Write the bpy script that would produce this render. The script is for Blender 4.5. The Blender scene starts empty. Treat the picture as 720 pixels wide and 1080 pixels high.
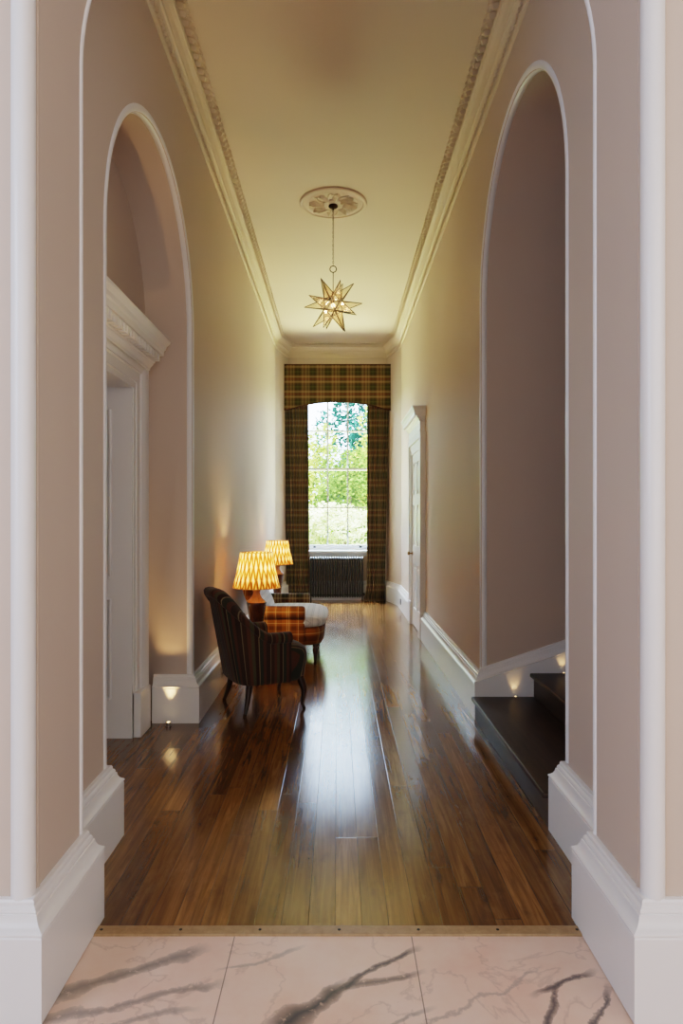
import bpy, bmesh, math, random
from mathutils import Vector, Matrix
random.seed(7)
PI = math.pi
scene = bpy.context.scene
COL = scene.collection

# ------------------------------------------------------------------ helpers
def lin(r, g, b):
    def f(c):
        c /= 255.0
        return c/12.92 if c <= 0.04045 else ((c+0.055)/1.055)**2.4
    return (f(r), f(g), f(b), 1.0)

def link(o, parent=None):
    COL.objects.link(o)
    if parent is not None:
        o.parent = parent
    return o

def obj(name, bm, mats, parent=None, smooth=None, loc=None, rotz=None):
    """link a bmesh as one mesh object; smooth = angle in degrees, or None for flat shading"""
    bmesh.ops.recalc_face_normals(bm, faces=bm.faces)
    if smooth is not None:
        lim = math.radians(smooth)
        for f in bm.faces:
            f.smooth = True
        for e in bm.edges:
            if len(e.link_faces) == 2:
                if e.link_faces[0].normal.angle(e.link_faces[1].normal, 0.0) > lim:
                    e.smooth = False
    me = bpy.data.meshes.new(name)
    bm.to_mesh(me)
    bm.free()
    if not isinstance(mats, (list, tuple)):
        mats = [mats]
    for m in mats:
        me.materials.append(m)
    o = bpy.data.objects.new(name, me)
    link(o, parent)
    if loc is not None:
        o.location = loc
    if rotz is not None:
        o.rotation_euler = (0, 0, rotz)
    return o

def thing(name, label, cat, loc=(0, 0, 0), rotz=0.0, group=None):
    o = bpy.data.objects.new(name, None)
    o.empty_display_size = 0.1
    COL.objects.link(o)
    o.location = loc
    o.rotation_euler = (0, 0, rotz)
    tag(o, label, cat, group)
    return o

def tag(o, label, cat, group=None):
    o['label'] = label
    o['category'] = cat
    if group:
        o['group'] = group
    return o

def struct(o, label=None, cat=None):
    o['kind'] = 'structure'
    if label:
        o['label'] = label
        o['category'] = cat
    return o

def structure_root(name, label, cat, loc=(0, 0, 0)):
    return struct(thing(name, label, cat, loc))

def dup_tree(o, parent=None):
    c = o.copy()
    COL.objects.link(c)
    if parent is not None:
        c.parent = parent
    for ch in list(o.children):
        dup_tree(ch, c)
    return c

# ---- mesh pieces
def add_box(bm, x0, x1, y0, y1, z0, z1, mi=0):
    vs = [bm.verts.new((x, y, z)) for z in (z0, z1) for y in (y0, y1) for x in (x0, x1)]
    for q in ((0, 1, 3, 2), (4, 6, 7, 5), (0, 4, 5, 1), (2, 3, 7, 6), (0, 2, 6, 4), (1, 5, 7, 3)):
        f = bm.faces.new([vs[i] for i in q])
        f.material_index = mi
    return vs

def bev_box(x0, x1, y0, y1, z0, z1, r=0.005, seg=2):
    bm = bmesh.new()
    add_box(bm, x0, x1, y0, y1, z0, z1)
    bmesh.ops.recalc_face_normals(bm, faces=bm.faces)
    bmesh.ops.bevel(bm, geom=list(bm.edges), offset=r, segments=seg, affect='EDGES', profile=0.5)
    return bm

def add_quad(bm, pts, mi=0):
    f = bm.faces.new([bm.verts.new(p) for p in pts])
    f.material_index = mi
    return f

def add_lathe(bm, prof, seg=32, cx=0, cy=0, cz=0, cap=True, uv=None, mi=0):
    rings = []
    for r, z in prof:
        rings.append([bm.verts.new((cx+r*math.cos(2*PI*k/seg), cy+r*math.sin(2*PI*k/seg), cz+z)) for k in range(seg)])
    zs = [z for r, z in prof]
    for i in range(len(rings)-1):
        for k in range(seg):
            k2 = (k+1) % seg
            f = bm.faces.new((rings[i][k], rings[i][k2], rings[i+1][k2], rings[i+1][k]))
            f.material_index = mi
            if uv is not None:
                uvs = ((k/seg, zs[i]), ((k+1)/seg, zs[i]), ((k+1)/seg, zs[i+1]), (k/seg, zs[i+1]))
                for lp, q in zip(f.loops, uvs):
                    lp[uv].uv = q
    if cap:
        for ring in (rings[0], rings[-1]):
            f = bm.faces.new(ring)
            f.material_index = mi
    return rings

def add_tube(bm, pts, radii, seg=10, cap=True, closed=False):
    pts = [Vector(p) for p in pts]
    n = len(pts)
    if not isinstance(radii, (list, tuple)):
        radii = [radii]*n
    rings = []
    ref = None
    for i in range(n):
        if closed:
            t = pts[(i+1) % n]-pts[i-1]
        else:
            t = pts[min(i+1, n-1)]-pts[max(i-1, 0)]
        t.normalize()
        if ref is None:
            a = Vector((0, 0, 1)) if abs(t.z) < 0.9 else Vector((1, 0, 0))
            ref = t.cross(a).normalized()
        else:
            ref = (ref-t*ref.dot(t)).normalized()
        b = t.cross(ref)
        rings.append([bm.verts.new(pts[i]+radii[i]*(math.cos(2*PI*k/seg)*ref+math.sin(2*PI*k/seg)*b)) for k in range(seg)])
    m = n if closed else n-1
    for i in range(m):
        r0, r1 = rings[i], rings[(i+1) % n]
        for k in range(seg):
            bm.faces.new((r0[k], r0[(k+1) % seg], r1[(k+1) % seg], r1[k]))
    if cap and not closed:
        bm.faces.new(rings[0])
        bm.faces.new(rings[-1])

def sweep(path, prof, i0=0, i1=None, cap=True, bm=None, close=False):
    """sweep a profile (d outwards to the right of the path, z) with mitres along a 2-D path;
    only the segments i0..i1 are made, the mitres come from the whole path"""
    bm = bm or bmesh.new()
    n = len(path)
    i1 = n-1 if i1 is None else i1
    def nrm(a, b):
        dx, dy = b[0]-a[0], b[1]-a[1]
        l = math.hypot(dx, dy)
        return (dy/l, -dx/l)
    rings = []
    for i in range(n):
        if i < i0 or i > i1:
            rings.append(None)
            continue
        n0 = nrm(path[i-1], path[i]) if i > 0 else None
        n1 = nrm(path[i], path[i+1]) if i < n-1 else None
        if n0 is None:
            m = n1
        elif n1 is None:
            m = n0
        else:
            k = 1.0+n0[0]*n1[0]+n0[1]*n1[1]
            m = ((n0[0]+n1[0])/k, (n0[1]+n1[1])/k)
        rings.append([bm.verts.new((path[i][0]+m[0]*d, path[i][1]+m[1]*d, z)) for d, z in prof])
    for i in range(i0, i1):
        a, b = rings[i], rings[i+1]
        for k in range(len(prof)-1):
            bm.faces.new((a[k], a[k+1], b[k+1], b[k]))
        if close:
            bm.faces.new((a[-1], a[0], b[0], b[-1]))
    if cap:
        bm.faces.new(rings[i0])
        bm.faces.new(rings[i1])
    return bm

# ------------------------------------------------------------------ materials
class NT:
    def __init__(self, name):
        self.m = bpy.data.materials.new(name)
        self.m.use_nodes = True
        self.t = self.m.node_tree
        self.t.nodes.clear()
        self.out = self.n('ShaderNodeOutputMaterial')
    def n(self, kind, **kw):
        nd = self.t.nodes.new(kind)
        for k, v in kw.items():
            setattr(nd, k, v)
        return nd
    def l(self, a, b):
        self.t.links.new(a, b)
    def put(self, sock, v):
        if hasattr(v, 'links') or isinstance(v, bpy.types.NodeSocket):
            self.l(v, sock)
        else:
            sock.default_value = v
    def math(self, op, a, b=None, c=None, clamp=False):
        nd = self.n('ShaderNodeMath', operation=op, use_clamp=clamp)
        self.put(nd.inputs[0], a)
        if b is not None:
            self.put(nd.inputs[1], b)
        if c is not None:
            self.put(nd.inputs[2], c)
        return nd.outputs[0]
    def mix(self, fac, a, b, mode='MIX'):
        nd = self.n('ShaderNodeMix', data_type='RGBA', blend_type=mode)
        self.put(nd.inputs[0], fac)
        self.put(nd.inputs[6], a)
        self.put(nd.inputs[7], b)
        return nd.outputs[2]
    def ramp(self, fac, stops, interp='LINEAR'):
        nd = self.n('ShaderNodeValToRGB')
        cr = nd.color_ramp
        cr.interpolation = interp
        while len(cr.elements) > 1:
            cr.elements.remove(cr.elements[-1])
        cr.elements[0].position = stops[0][0]
        cr.elements[0].color = stops[0][1]
        for p, c in stops[1:]:
            e = cr.elements.new(p)
            e.color = c
        self.put(nd.inputs[0], fac)
        return nd.outputs[0]
    def noise(self, vec, scale, detail=4, rough=0.5, dist=0.0):
        nd = self.n('ShaderNodeTexNoise')
        if vec is not None:
            self.l(vec, nd.inputs['Vector'])
        nd.inputs['Scale'].default_value = scale
        nd.inputs['Detail'].default_value = detail
        nd.inputs['Roughness'].default_value = rough
        nd.inputs['Distortion'].default_value = dist
        return nd.outputs[0]
    def coord(self, which='Object'):
        return self.n('ShaderNodeTexCoord').outputs[which]
    def xyz(self, vec):
        nd = self.n('ShaderNodeSeparateXYZ')
        self.l(vec, nd.inputs[0])
        return nd.outputs[0], nd.outputs[1], nd.outputs[2]
    def vec(self, x, y, z):
        nd = self.n('ShaderNodeCombineXYZ')
        self.put(nd.inputs[0], x)
        self.put(nd.inputs[1], y)
        self.put(nd.inputs[2], z)
        return nd.outputs[0]
    def bump(self, h, strength=0.1, dist=0.01):
        nd = self.n('ShaderNodeBump')
        nd.inputs['Strength'].default_value = strength
        nd.inputs['Distance'].default_value = dist
        self.l(h, nd.inputs['Height'])
        return nd.outputs[0]
    def principled(self, color, rough=0.5, metal=0.0, spec=0.5, normal=None, coat=None, sheen=None):
        p = self.n('ShaderNodeBsdfPrincipled')
        self.put(p.inputs['Base Color'], color)
        self.put(p.inputs['Roughness'], rough)
        self.put(p.inputs['Metallic'], metal)
        p.inputs['Specular IOR Level'].default_value = spec
        if normal is not None:
            self.l(normal, p.inputs['Normal'])
        if coat:
            p.inputs['Coat Weight'].default_value = coat[0]
            p.inputs['Coat Roughness'].default_value = coat[1]
        if sheen:
            p.inputs['Sheen Weight'].default_value = sheen
        self.l(p.outputs[0], self.out.inputs[0])
        return p

def paint(name, rgb, rough=0.5, var=0.03, spec=0.3, bump=0.02):
    t = NT(name)
    c = t.coord('Object')
    nz = t.noise(c, 1.7, 3)
    base = lin(*rgb)
    dark = tuple(v*(1-var*2) for v in base[:3])+(1,)
    col = t.mix(t.math('SMOOTH_MIN', nz, 1.0, 0.1), dark, base)
    b = t.bump(t.noise(c, 260, 2), bump, 0.002)
    t.principled(col, rough, spec=spec, normal=b)
    return t.m

def metal(name, rgb, rough=0.35):
    t = NT(name)
    nz = t.noise(t.coord('Object'), 40, 3)
    t.principled(t.mix(nz, tuple(v*0.75 for v in lin(*rgb)[:3])+(1,), lin(*rgb)), rough, metal=1.0)
    return t.m

M_wall = paint('pink_beige_wall_paint', (205, 187, 172), 0.62, 0.02)
M_ceil = paint('warm_white_ceiling_paint', (216, 198, 180), 0.7, 0.02)
M_trim = paint('white_satin_woodwork', (236, 235, 234), 0.28, 0.01, 0.45, 0.006)
M_cornice = paint('plaster_cornice', (222, 206, 184), 0.6, 0.03)
M_winframe = paint('white_window_paint', (238, 243, 248), 0.35, 0.01)
M_iron = paint('dark_iron_paint', (40, 44, 44), 0.35, 0.05, 0.4)
M_black = paint('black_plastic', (22, 21, 20), 0.4)
M_brass = metal('aged_brass', (150, 112, 58), 0.35)
M_castor = metal('dull_dark_castor', (70, 54, 34), 0.5)
M_steel = metal('brushed_steel', (170, 165, 158), 0.3)
M_socket = paint('white_socket_plastic', (205, 200, 192), 0.35)

def wood_solid(name, c0, c1, rough=0.35, coat=None):
    t = NT(name)
    x, y, z = t.xyz(t.coord('Object'))
    v = t.vec(t.math('MULTIPLY', x, 30), t.math('MULTIPLY', y, 30), t.math('MULTIPLY', z, 4))
    nz = t.noise(v, 1.2, 5, 0.6, 0.6)
    t.principled(t.ramp(nz, [(0.3, lin(*c0)), (0.7, lin(*c1))]), rough, spec=0.5, coat=coat)
    return t.m
M_mahog = wood_solid('dark_mahogany', (30, 16, 10), (58, 32, 20), 0.3)
M_stair = None

def make_stair_mat():
    t = NT('dark_stained_stair_wood')
    x, y, z = t.xyz(t.coord('Object'))
    v = t.vec(t.math('MULTIPLY', x, 22), t.math('MULTIPLY', y, 2), t.math('MULTIPLY', z, 22))
    nz = t.noise(v, 1.6, 6, 0.6, 0.4)
    b = t.bump(nz, 0.06, 0.004)
    t.principled(t.ramp(nz, [(0.25, lin(34, 24, 19)), (0.75, lin(66, 47, 36))]), 0.45, spec=0.4, normal=b)
    return t.m
M_stair = make_stair_mat()

def make_floor_mat():
    t = NT('oiled_oak_floorboards')
    x, y, z = t.xyz(t.coord('Object'))
    W, L = 0.0925, 2.3
    xw = t.math('DIVIDE', t.math('ADD', x, 10.0), W)
    xid = t.math('FLOOR', xw)
    xf = t.math('FRACT', xw)
    wn = t.n('ShaderNodeTexWhiteNoise', noise_dimensions='1D')
    t.l(xid, wn.inputs['W'])
    yo = t.math('ADD', t.math('DIVIDE', y, L), t.math('MULTIPLY', wn.outputs[0], 7.0))
    yid = t.math('FLOOR', yo)
    yf = t.math('FRACT', yo)
    wn2 = t.n('ShaderNodeTexWhiteNoise', noise_dimensions='2D')
    t.l(t.vec(xid, yid, 0.0), wn2.inputs['Vector'])
    rnd = wn2.outputs[0]
    # gaps
    ex = t.math('MINIMUM', xf, t.math('SUBTRACT', 1.0, xf))
    ey = t.math('MULTIPLY', t.math('MINIMUM', yf, t.math('SUBTRACT', 1.0, yf)), L/W)
    edge = t.math('MINIMUM', ex, ey)
    gap = t.math('SUBTRACT', 1.0, t.math('DIVIDE', edge, 0.022, clamp=True), clamp=True)
    # grain
    gv = t.vec(t.math('ADD', t.math('MULTIPLY', x, 38), t.math('MULTIPLY', rnd, 40)),
               t.math('MULTIPLY', y, 1.7), t.math('MULTIPLY', rnd, 9))
    g = t.noise(gv, 1.0, 6, 0.62, 0.9)
    g2 = t.noise(t.vec(t.math('MULTIPLY', x, 160), t.math('MULTIPLY', y, 6), rnd), 1.0, 3, 0.6)
    col = t.ramp(g, [(0.22, lin(82, 55, 29)), (0.5, lin(138, 98, 55)), (0.78, lin(176, 134, 82))])
    tone = t.ramp(rnd, [(0.0, (0.46, 0.42, 0.38, 1)), (0.5, (0.8, 0.78, 0.74, 1)), (1.0, (1.12, 1.08, 1.0, 1))])
    col = t.mix(1.0, col, tone, 'MULTIPLY')
    col = t.mix(t.math('MULTIPLY', g2, 0.35), col, lin(60, 32, 14))
    # wear patches
    wear = t.noise(t.vec(t.math('MULTIPLY', x, 3.0), t.math('MULTIPLY', y, 1.0), 0.0), 1.4, 5, 0.65)
    col = t.mix(t.math('MULTIPLY', t.math('SUBTRACT', wear, 0.5, clamp=True), 1.3, clamp=True), col, lin(44, 25, 14))
    kn = t.noise(t.vec(t.math('MULTIPLY', x, 9.0), t.math('MULTIPLY', y, 4.0), 3.0), 1.3, 6, 0.7)
    col = t.mix(t.math('MULTIPLY', t.math('SUBTRACT', kn, 0.55, clamp=True), 2.6, clamp=True), col, lin(46, 28, 15))
    pl = t.noise(t.vec(t.math('MULTIPLY', x, 5.0), t.math('MULTIPLY', y, 2.2), 8.0), 1.1, 7, 0.75)
    col = t.mix(t.math('MULTIPLY', t.math('SUBTRACT', pl, 0.56, clamp=True), 1.2, clamp=True), col, lin(178, 146, 100))
    col = t.mix(t.math('MULTIPLY', gap, 0.88), col, lin(20, 11, 6))
    rough = t.math('ADD', 0.045, t.math('MULTIPLY', wear, 0.15))
    rough = t.math('ADD', rough, t.math('MULTIPLY', g2, 0.08))
    cup = t.math('POWER', t.math('ABSOLUTE', t.math('SUBTRACT', xf, 0.5)), 2.0)
    tilt = t.math('MULTIPLY', t.math('SUBTRACT', rnd, 0.5), xf)
    h = t.math('SUBTRACT', t.math('ADD', t.math('MULTIPLY', g2, 0.10), t.math('MULTIPLY', wear, 0.25)), gap)
    h = t.math('ADD', h, t.math('ADD', t.math('MULTIPLY', cup, 2.2), t.math('MULTIPLY', tilt, 1.2)))
    b = t.bump(h, 0.12, 0.002)
    t.principled(col, rough, spec=0.75, normal=b)
    return t.m

def make_marble_mat():
    t = NT('pink_veined_marble')
    co = t.coord('Object')
    x, y, z = t.xyz(co)
    n1 = t.noise(co, 3.0, 6, 0.6)
    n2 = t.noise(co, 11.0, 5, 0.65)
    n3 = t.noise(co, 42.0, 4, 0.7)
    base = t.ramp(n1, [(0.3, lin(228, 186, 166)), (0.5, lin(234, 202, 183)), (0.7, lin(238, 213, 198))])
    base = t.mix(t.math('MULTIPLY', n2, 0.25), base, lin(214, 160, 140))
    # faint generic veins from the ridge of a noise
    r = t.math('ABSOLUTE', t.math('SUBTRACT', t.noise(co, 2.6, 7, 0.55, 0.5), 0.5))
    faint = t.math('SUBTRACT', 1.0, t.math('DIVIDE', r, 0.012, clamp=True), clamp=True)
    base = t.mix(t.math('MULTIPLY', faint, 0.30), base, lin(150, 118, 108))
    # named veins, each a wandering band between two points of the slab
    def vein(p0, p1, w, colr, strength, wob, seedz, base):
        dx, dy = p1[0]-p0[0], p1[1]-p0[1]
        L = math.hypot(dx, dy)
        ux, uy = dx/L, dy/L
        rx = t.math('SUBTRACT', x, p0[0])
        ry = t.math('SUBTRACT', y, p0[1])
        along = t.math('ADD', t.math('MULTIPLY', rx, ux), t.math('MULTIPLY', ry, uy))
        across = t.math('ADD', t.math('MULTIPLY', rx, -uy), t.math('MULTIPLY', ry, ux))
        wv = t.noise(t.vec(t.math('ADD', x, seedz), y, seedz), 7.0, 6, 0.6)
        d = t.math('ABSOLUTE', t.math('ADD', across, t.math('MULTIPLY', t.math('SUBTRACT', wv, 0.5), wob)))
        wl = t.math('MULTIPLY', t.noise(t.vec(along, seedz, 0.0), 6.0, 3), w*2.0)
        f = t.math('SUBTRACT', 1.0, t.math('DIVIDE', d, wl, clamp=True), clamp=True)
        f = t.math('POWER', f, 0.38)
        a = t.math('MULTIPLY', t.math('MULTIPLY', t.math('ADD', along, 0.05), 14.0, clamp=True),
                   t.math('MULTIPLY', t.math('SUBTRACT', L+0.03, along), 14.0, clamp=True))
        br = t.math('MULTIPLY', t.math('SUBTRACT', n3, 0.22, clamp=True), 5.0, clamp=True)
        f = t.math('MULTIPLY', t.math('MULTIPLY', f, a), t.math('MULTIPLY', br, strength))
        return t.mix(f, base, colr)
    grey, dark, pale = lin(138, 128, 121), lin(62, 64, 70), lin(172, 150, 140)
    base = vein((-0.84, 1.995), (-0.44, 2.22), 0.030, grey, 0.95, 0.10, 3.1, base)
    base = vein((-0.86, 1.88), (-0.36, 2.06), 0.024, grey, 0.85, 0.12, 7.7, base)
    base = vein((-0.70, 1.86), (-0.42, 1.95), 0.016, grey, 0.7, 0.10, 9.2, base)
    base = vein((-0.17, 1.87), (0.02, 2.05), 0.036, dark, 1.0, 0.07, 1.3, base)
    base = vein((0.00, 2.03), (0.25, 2.22), 0.016, dark, 0.95, 0.07, 5.9, base)
    base = vein((0.03, 2.04), (0.25, 2.10), 0.014, dark, 0.8, 0.05, 6.4, base)
    base = vein((0.10, 1.86), (0.26, 1.95), 0.008, grey, 0.7, 0.06, 2.2, base)
    base = vein((0.56, 1.84), (0.66, 2.05), 0.013, dark, 0.9, 0.10, 8.8, base)
    base = vein((0.60, 2.02), (0.78, 2.11), 0.012, dark, 0.9, 0.08, 4.4, base)
    base = vein((0.68, 1.86), (0.80, 2.03), 0.012, dark, 0.9, 0.10, 6.6, base)
    base = vein((0.25, 1.88), (0.62, 2.12), 0.008, pale, 0.8, 0.14, 12.4, base)
    base = vein((-0.34, 2.12), (-0.12, 2.22), 0.008, grey, 0.6, 0.08, 14.9, base)
    # joints
    T = 0.592
    xf = t.math('FRACT', t.math('DIVIDE', t.math('ADD', x, 0.346+10*T), T))
    yf = t.math('FRACT', t.math('DIVIDE', t.math('ADD', y, -2.29+20*0.6), 0.6))
    e = t.math('MINIMUM', t.math('MINIMUM', xf, t.math('SUBTRACT', 1.0, xf)),
               t.math('MINIMUM', yf, t.math('SUBTRACT', 1.0, yf)))
    j = t.math('LESS_THAN', e, 0.0032)
    base = t.mix(t.math('MULTIPLY', j, 0.75), base, lin(96, 80, 72))
    t.principled(base, 0.30, spec=0.45)
    return t.m

def tartan(name, period, warp, weft, uvmap=True, rough=0.9, sx=1.0, axes='xz', balance=0.5, interp='CONSTANT'):
    """woven check: warp and weft colour ramps (constant bands) repeated with the period in metres"""
    t = NT(name)
    if uvmap:
        u, v, _ = t.xyz(t.coord('UV'))
    else:
        X = dict(zip('xyz', t.xyz(t.coord('Object'))))
        u, v = X[axes[0]], X[axes[1]]
    fu = t.math('FRACT', t.math('ADD', t.math('DIVIDE', u, period*sx), 20.0))
    fv = t.math('FRACT', t.math('ADD', t.math('DIVIDE', v, period), 20.0))
    cu = t.ramp(fu, warp, interp)
    if weft is None:
        col = cu
    else:
        cv = t.ramp(fv, weft, interp)
        col = t.mix(balance, cu, cv)
    nz = t.noise(t.coord('Object'), 320, 2)
    col = t.mix(t.math('MULTIPLY', nz, 0.22), col, (0.01, 0.008, 0.006, 1))
    b = t.bump(nz, 0.25, 0.002)
    t.principled(col, rough, spec=0.15, normal=b, sheen=0.15)
    return t.m

g_dk, g_ol, tan_, red_, brn = lin(38, 43, 25), lin(78, 80, 45), lin(156, 134, 94), lin(106, 50, 35), lin(84, 64, 42)
cw = [(0.0, tan_), (0.10, brn), (0.16, tan_), (0.26, brn), (0.32, g_dk), (0.46, g_ol), (0.55, g_dk), (0.66, brn), (0.76, tan_), (0.90, red_), (0.96, tan_)]
cf = [(0.0, red_), (0.06, brn), (0.13, tan_), (0.24, brn), (0.32, g_dk), (0.50, g_ol), (0.56, g_dk), (0.70, brn), (0.80, tan_), (0.90, brn), (0.97, red_)]
M_curtain = tartan('green_and_tan_curtain_tartan', 0.25, cw, cf, balance=0.62, interp='LINEAR')

st = [(0.0, lin(72, 52, 42)), (0.14, lin(126, 112, 88)), (0.17, lin(66, 50, 42)), (0.34, lin(92, 62, 50)), (0.46, lin(60, 62, 52)),
      (0.60, lin(140, 122, 94)), (0.63, lin(62, 42, 34)), (0.76, lin(86, 80, 60)), (0.88, lin(96, 64, 50))]
M_stripe = tartan('brown_striped_upholstery', 0.17, st, None)
M_stripe_seat = tartan('brown_striped_upholstery_seat', 0.17, st, None, uvmap=False, axes='yz')
org, orgd, yel = lin(160, 98, 44), lin(108, 62, 28), lin(222, 184, 112)
ow = [(0.0, org), (0.08, yel), (0.12, org), (0.17, yel), (0.22, org), (0.30, orgd), (0.52, org), (0.60, yel), (0.63, orgd), (0.88, org)]
of = [(0.0, org), (0.10, orgd), (0.34, org), (0.42, yel), (0.46, org), (0.62, orgd), (0.80, org), (0.90, yel), (0.93, org)]
M_orange = tartan('rust_and_gold_plaid', 0.21, ow, of, uvmap=False, axes='xz')
M_orange_front = tartan('rust_and_gold_plaid_front', 0.21, ow, of, uvmap=False, axes='yz')
M_greenplaid = tartan('brown_and_olive_plaid', 0.16, cw, cf, uvmap=False, axes='xz')
gr0, gr1, gr2 = lin(218, 221, 226), lin(168, 176, 188), lin(240, 241, 243)
gw = [(0.0, gr0), (0.20, gr1), (0.26, gr0), (0.34, gr1), (0.40, gr2), (0.70, gr0), (0.80, gr1), (0.84, gr0)]
M_grey = tartan('pale_grey_check', 0.11, gw, gw, uvmap=False, axes='xy')
M_grey_back = tartan('pale_grey_check_back', 0.11, gw, gw, uvmap=False, axes='yz')

def make_shade_mat():
    t = NT('gold_ikat_lampshade')
    u, v, _ = t.xyz(t.coord('UV'))
    nz = t.noise(t.vec(t.math('MULTIPLY', u, 60), t.math('MULTIPLY', v, 14), 0.0), 1.0, 3)
    a = t.math('PINGPONG', t.math('ADD', t.math('MULTIPLY', u, 48.0), t.math('MULTIPLY', nz, 0.5)), 1.0)
    row = t.math('ADD', t.math('MULTIPLY', v, 9.0), t.math('MULTIPLY', nz, 0.7))
    d = t.math('PINGPONG', row, 1.0)
    s = t.math('ADD', t.math('ABSOLUTE', t.math('SUBTRACT', a, d)), t.math('MULTIPLY', t.math('SUBTRACT', nz, 0.5), 0.55))
    col = t.ramp(s, [(0.08, lin(120, 64, 16)), (0.28, lin(176, 110, 38)), (0.50, lin(234, 186, 104)), (0.8, lin(252, 230, 180))])
    df = t.n('ShaderNodeBsdfDiffuse')
    t.l(col, df.inputs[0])
    tr = t.n('ShaderNodeBsdfTranslucent')
    t.l(col, tr.inputs[0])
    mx = t.n('ShaderNodeMixShader')
    mx.inputs[0].default_value = 0.6
    t.l(df.outputs[0], mx.inputs[1])
    t.l(tr.outputs[0], mx.inputs[2])
    t.l(mx.outputs[0], t.out.inputs[0])
    return t.m
M_shade = make_shade_mat()
M_lampbase = wood_solid('brown_glazed_lamp_base', (62, 28, 14), (92, 46, 22), 0.22, coat=(0.5, 0.1))
M_lampneck = wood_solid('bulb_lit_lamp_shoulder', (140, 82, 40), (168, 104, 54), 0.25, coat=(0.5, 0.1))  # glaze lightened to tan: the bulb's light put into the shoulder colour

def emission(name, rgb, strength):
    t = NT(name)
    e = t.n('ShaderNodeEmission')
    e.inputs[0].default_value = rgb
    e.inputs[1].default_value = strength
    t.l(e.outputs[0], t.out.inputs[0])
    return t.m
M_bulb = emission('warm_bulb_glow', (1.0, 0.62, 0.28, 1), 9.0)
M_led = emission('warm_led_glow', (1.0, 0.66, 0.32, 1), 8.0)

def make_starglass():
    t = NT('antique_star_glass')
    tr = t.n('ShaderNodeBsdfTransparent')
    tr.inputs[0].default_value = (0.96, 0.92, 0.82, 1)
    df = t.n('ShaderNodeBsdfTranslucent')
    nz = t.noise(t.coord('Object'), 30, 2)
    t.l(t.ramp(nz, [(0.3, lin(240, 214, 160)), (0.7, lin(250, 236, 206))]), df.inputs[0])
    gl = t.n('ShaderNodeBsdfGlossy')
    gl.inputs[1].default_value = 0.22
    fr = t.n('ShaderNodeFresnel')
    m1 = t.n('ShaderNodeMixShader')
    m1.inputs[0].default_value = 0.15
    t.l(tr.outputs[0], m1.inputs[1])
    t.l(df.outputs[0], m1.inputs[2])
    m2 = t.n('ShaderNodeMixShader')
    t.l(t.math('MULTIPLY', fr.outputs[0], 0.5), m2.inputs[0])
    t.l(m1.outputs[0], m2.inputs[1])
    t.l(gl.outputs[0], m2.inputs[2])
    t.l(m2.outputs[0], t.out.inputs[0])
    return t.m
M_starglass = make_starglass()

def make_winglass():
    t = NT('window_pane_glass')
    tr = t.n('ShaderNodeBsdfTransparent')
    nz = t.noise(t.coord('Object'), 3, 1)
    t.l(t.ramp(nz, [(0.0, (0.95, 0.98, 0.97, 1)), (1.0, (0.98, 0.99, 0.99, 1))]), tr.inputs[0])
    gl = t.n('ShaderNodeBsdfGlossy')
    gl.inputs[1].default_value = 0.02
    fr = t.n('ShaderNodeFresnel')
    fr.inputs[0].default_value = 1.35
    m2 = t.n('ShaderNodeMixShader')
    t.l(fr.outputs[0], m2.inputs[0])
    t.l(tr.outputs[0], m2.inputs[1])
    t.l(gl.outputs[0], m2.inputs[2])
    t.l(m2.outputs[0], t.out.inputs[0])
    return t.m
M_glass = make_winglass()

def leaf_mat(name, c0, c1, trans=0.35):
    t = NT(name)
    nz = t.noise(t.coord('Object'), 2.2, 4)
    col = t.ramp(nz, [(0.3, lin(*c0)), (0.7, lin(*c1))])
    df = t.n('ShaderNodeBsdfDiffuse')
    t.l(col, df.inputs[0])
    tr = t.n('ShaderNodeBsdfTranslucent')
    t.l(col, tr.inputs[0])
    mx = t.n('ShaderNodeMixShader')
    mx.inputs[0].default_value = trans
    t.l(df.outputs[0], mx.inputs[1])
    t.l(tr.outputs[0], mx.inputs[2])
    t.l(mx.outputs[0], t.out.inputs[0])
    return t.m

# ------------------------------------------------------------------ dimensions (metres; camera stands at the origin, 1.4 m up)
XW = 1.0                     # half width of the corridor
ZC = 4.33                    # ceiling
PF, PB, PX = 1.94, 2.33, 0.875   # portal: front, back, half opening
PSP = 2.94                   # portal spring line
YE = 11.57                   # end wall
CL, CR = (-0.85, YE), (0.83, YE)
CL0, CR0 = (-XW, 10.90), (XW, 10.80)
LN, LF, LSP = 2.95, 4.69, 2.655   # left arch: near jamb, far jamb, spring
RN, RF, RSP = 3.00, 4.77, 2.89  # right arch
XD = -1.32                   # back of the left arch recess
XS = 3.2                     # back of the stair passage

def arch_pts(a, b, sp, seg=48):
    c, r = (a+b)/2, (b-a)/2
    return [(c-r*math.cos(PI*k/seg), sp+r*math.sin(PI*k/seg)) for k in range(seg+1)]

def arch_face(bm, s0, s1, top, a, b, sp, fn, seg=48):
    """wall face s0..s1 by 0..top with one arched opening a..b; fn maps (s, z) to a point"""
    def q(*p):
        add_quad(bm, [fn(*i) for i in p])
    q((s0, 0), (a, 0), (a, sp), (s0, sp))
    q((s0, sp), (a, sp), (a, top), (s0, top))
    q((b, 0), (s1, 0), (s1, sp), (b, sp))
    q((b, sp), (s1, sp), (s1, top), (b, top))
    P = arch_pts(a, b, sp, seg)
    for i in range(seg):
        q(P[i], P[i+1], (P[i+1][0], top), (P[i][0], top))

def arch_soffit(bm, a, b, sp, fn0, fn1, seg=48):
    P = [(a, 0.0)]+arch_pts(a, b, sp, seg)+[(b, 0.0)]
    for i in range(len(P)-1):
        add_quad(bm, [fn0(*P[i]), fn0(*P[i+1]), fn1(*P[i+1]), fn1(*P[i])])

def weld(bm):
    bmesh.ops.remove_doubles(bm, verts=bm.verts, dist=0.0005)
    return bm

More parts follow.
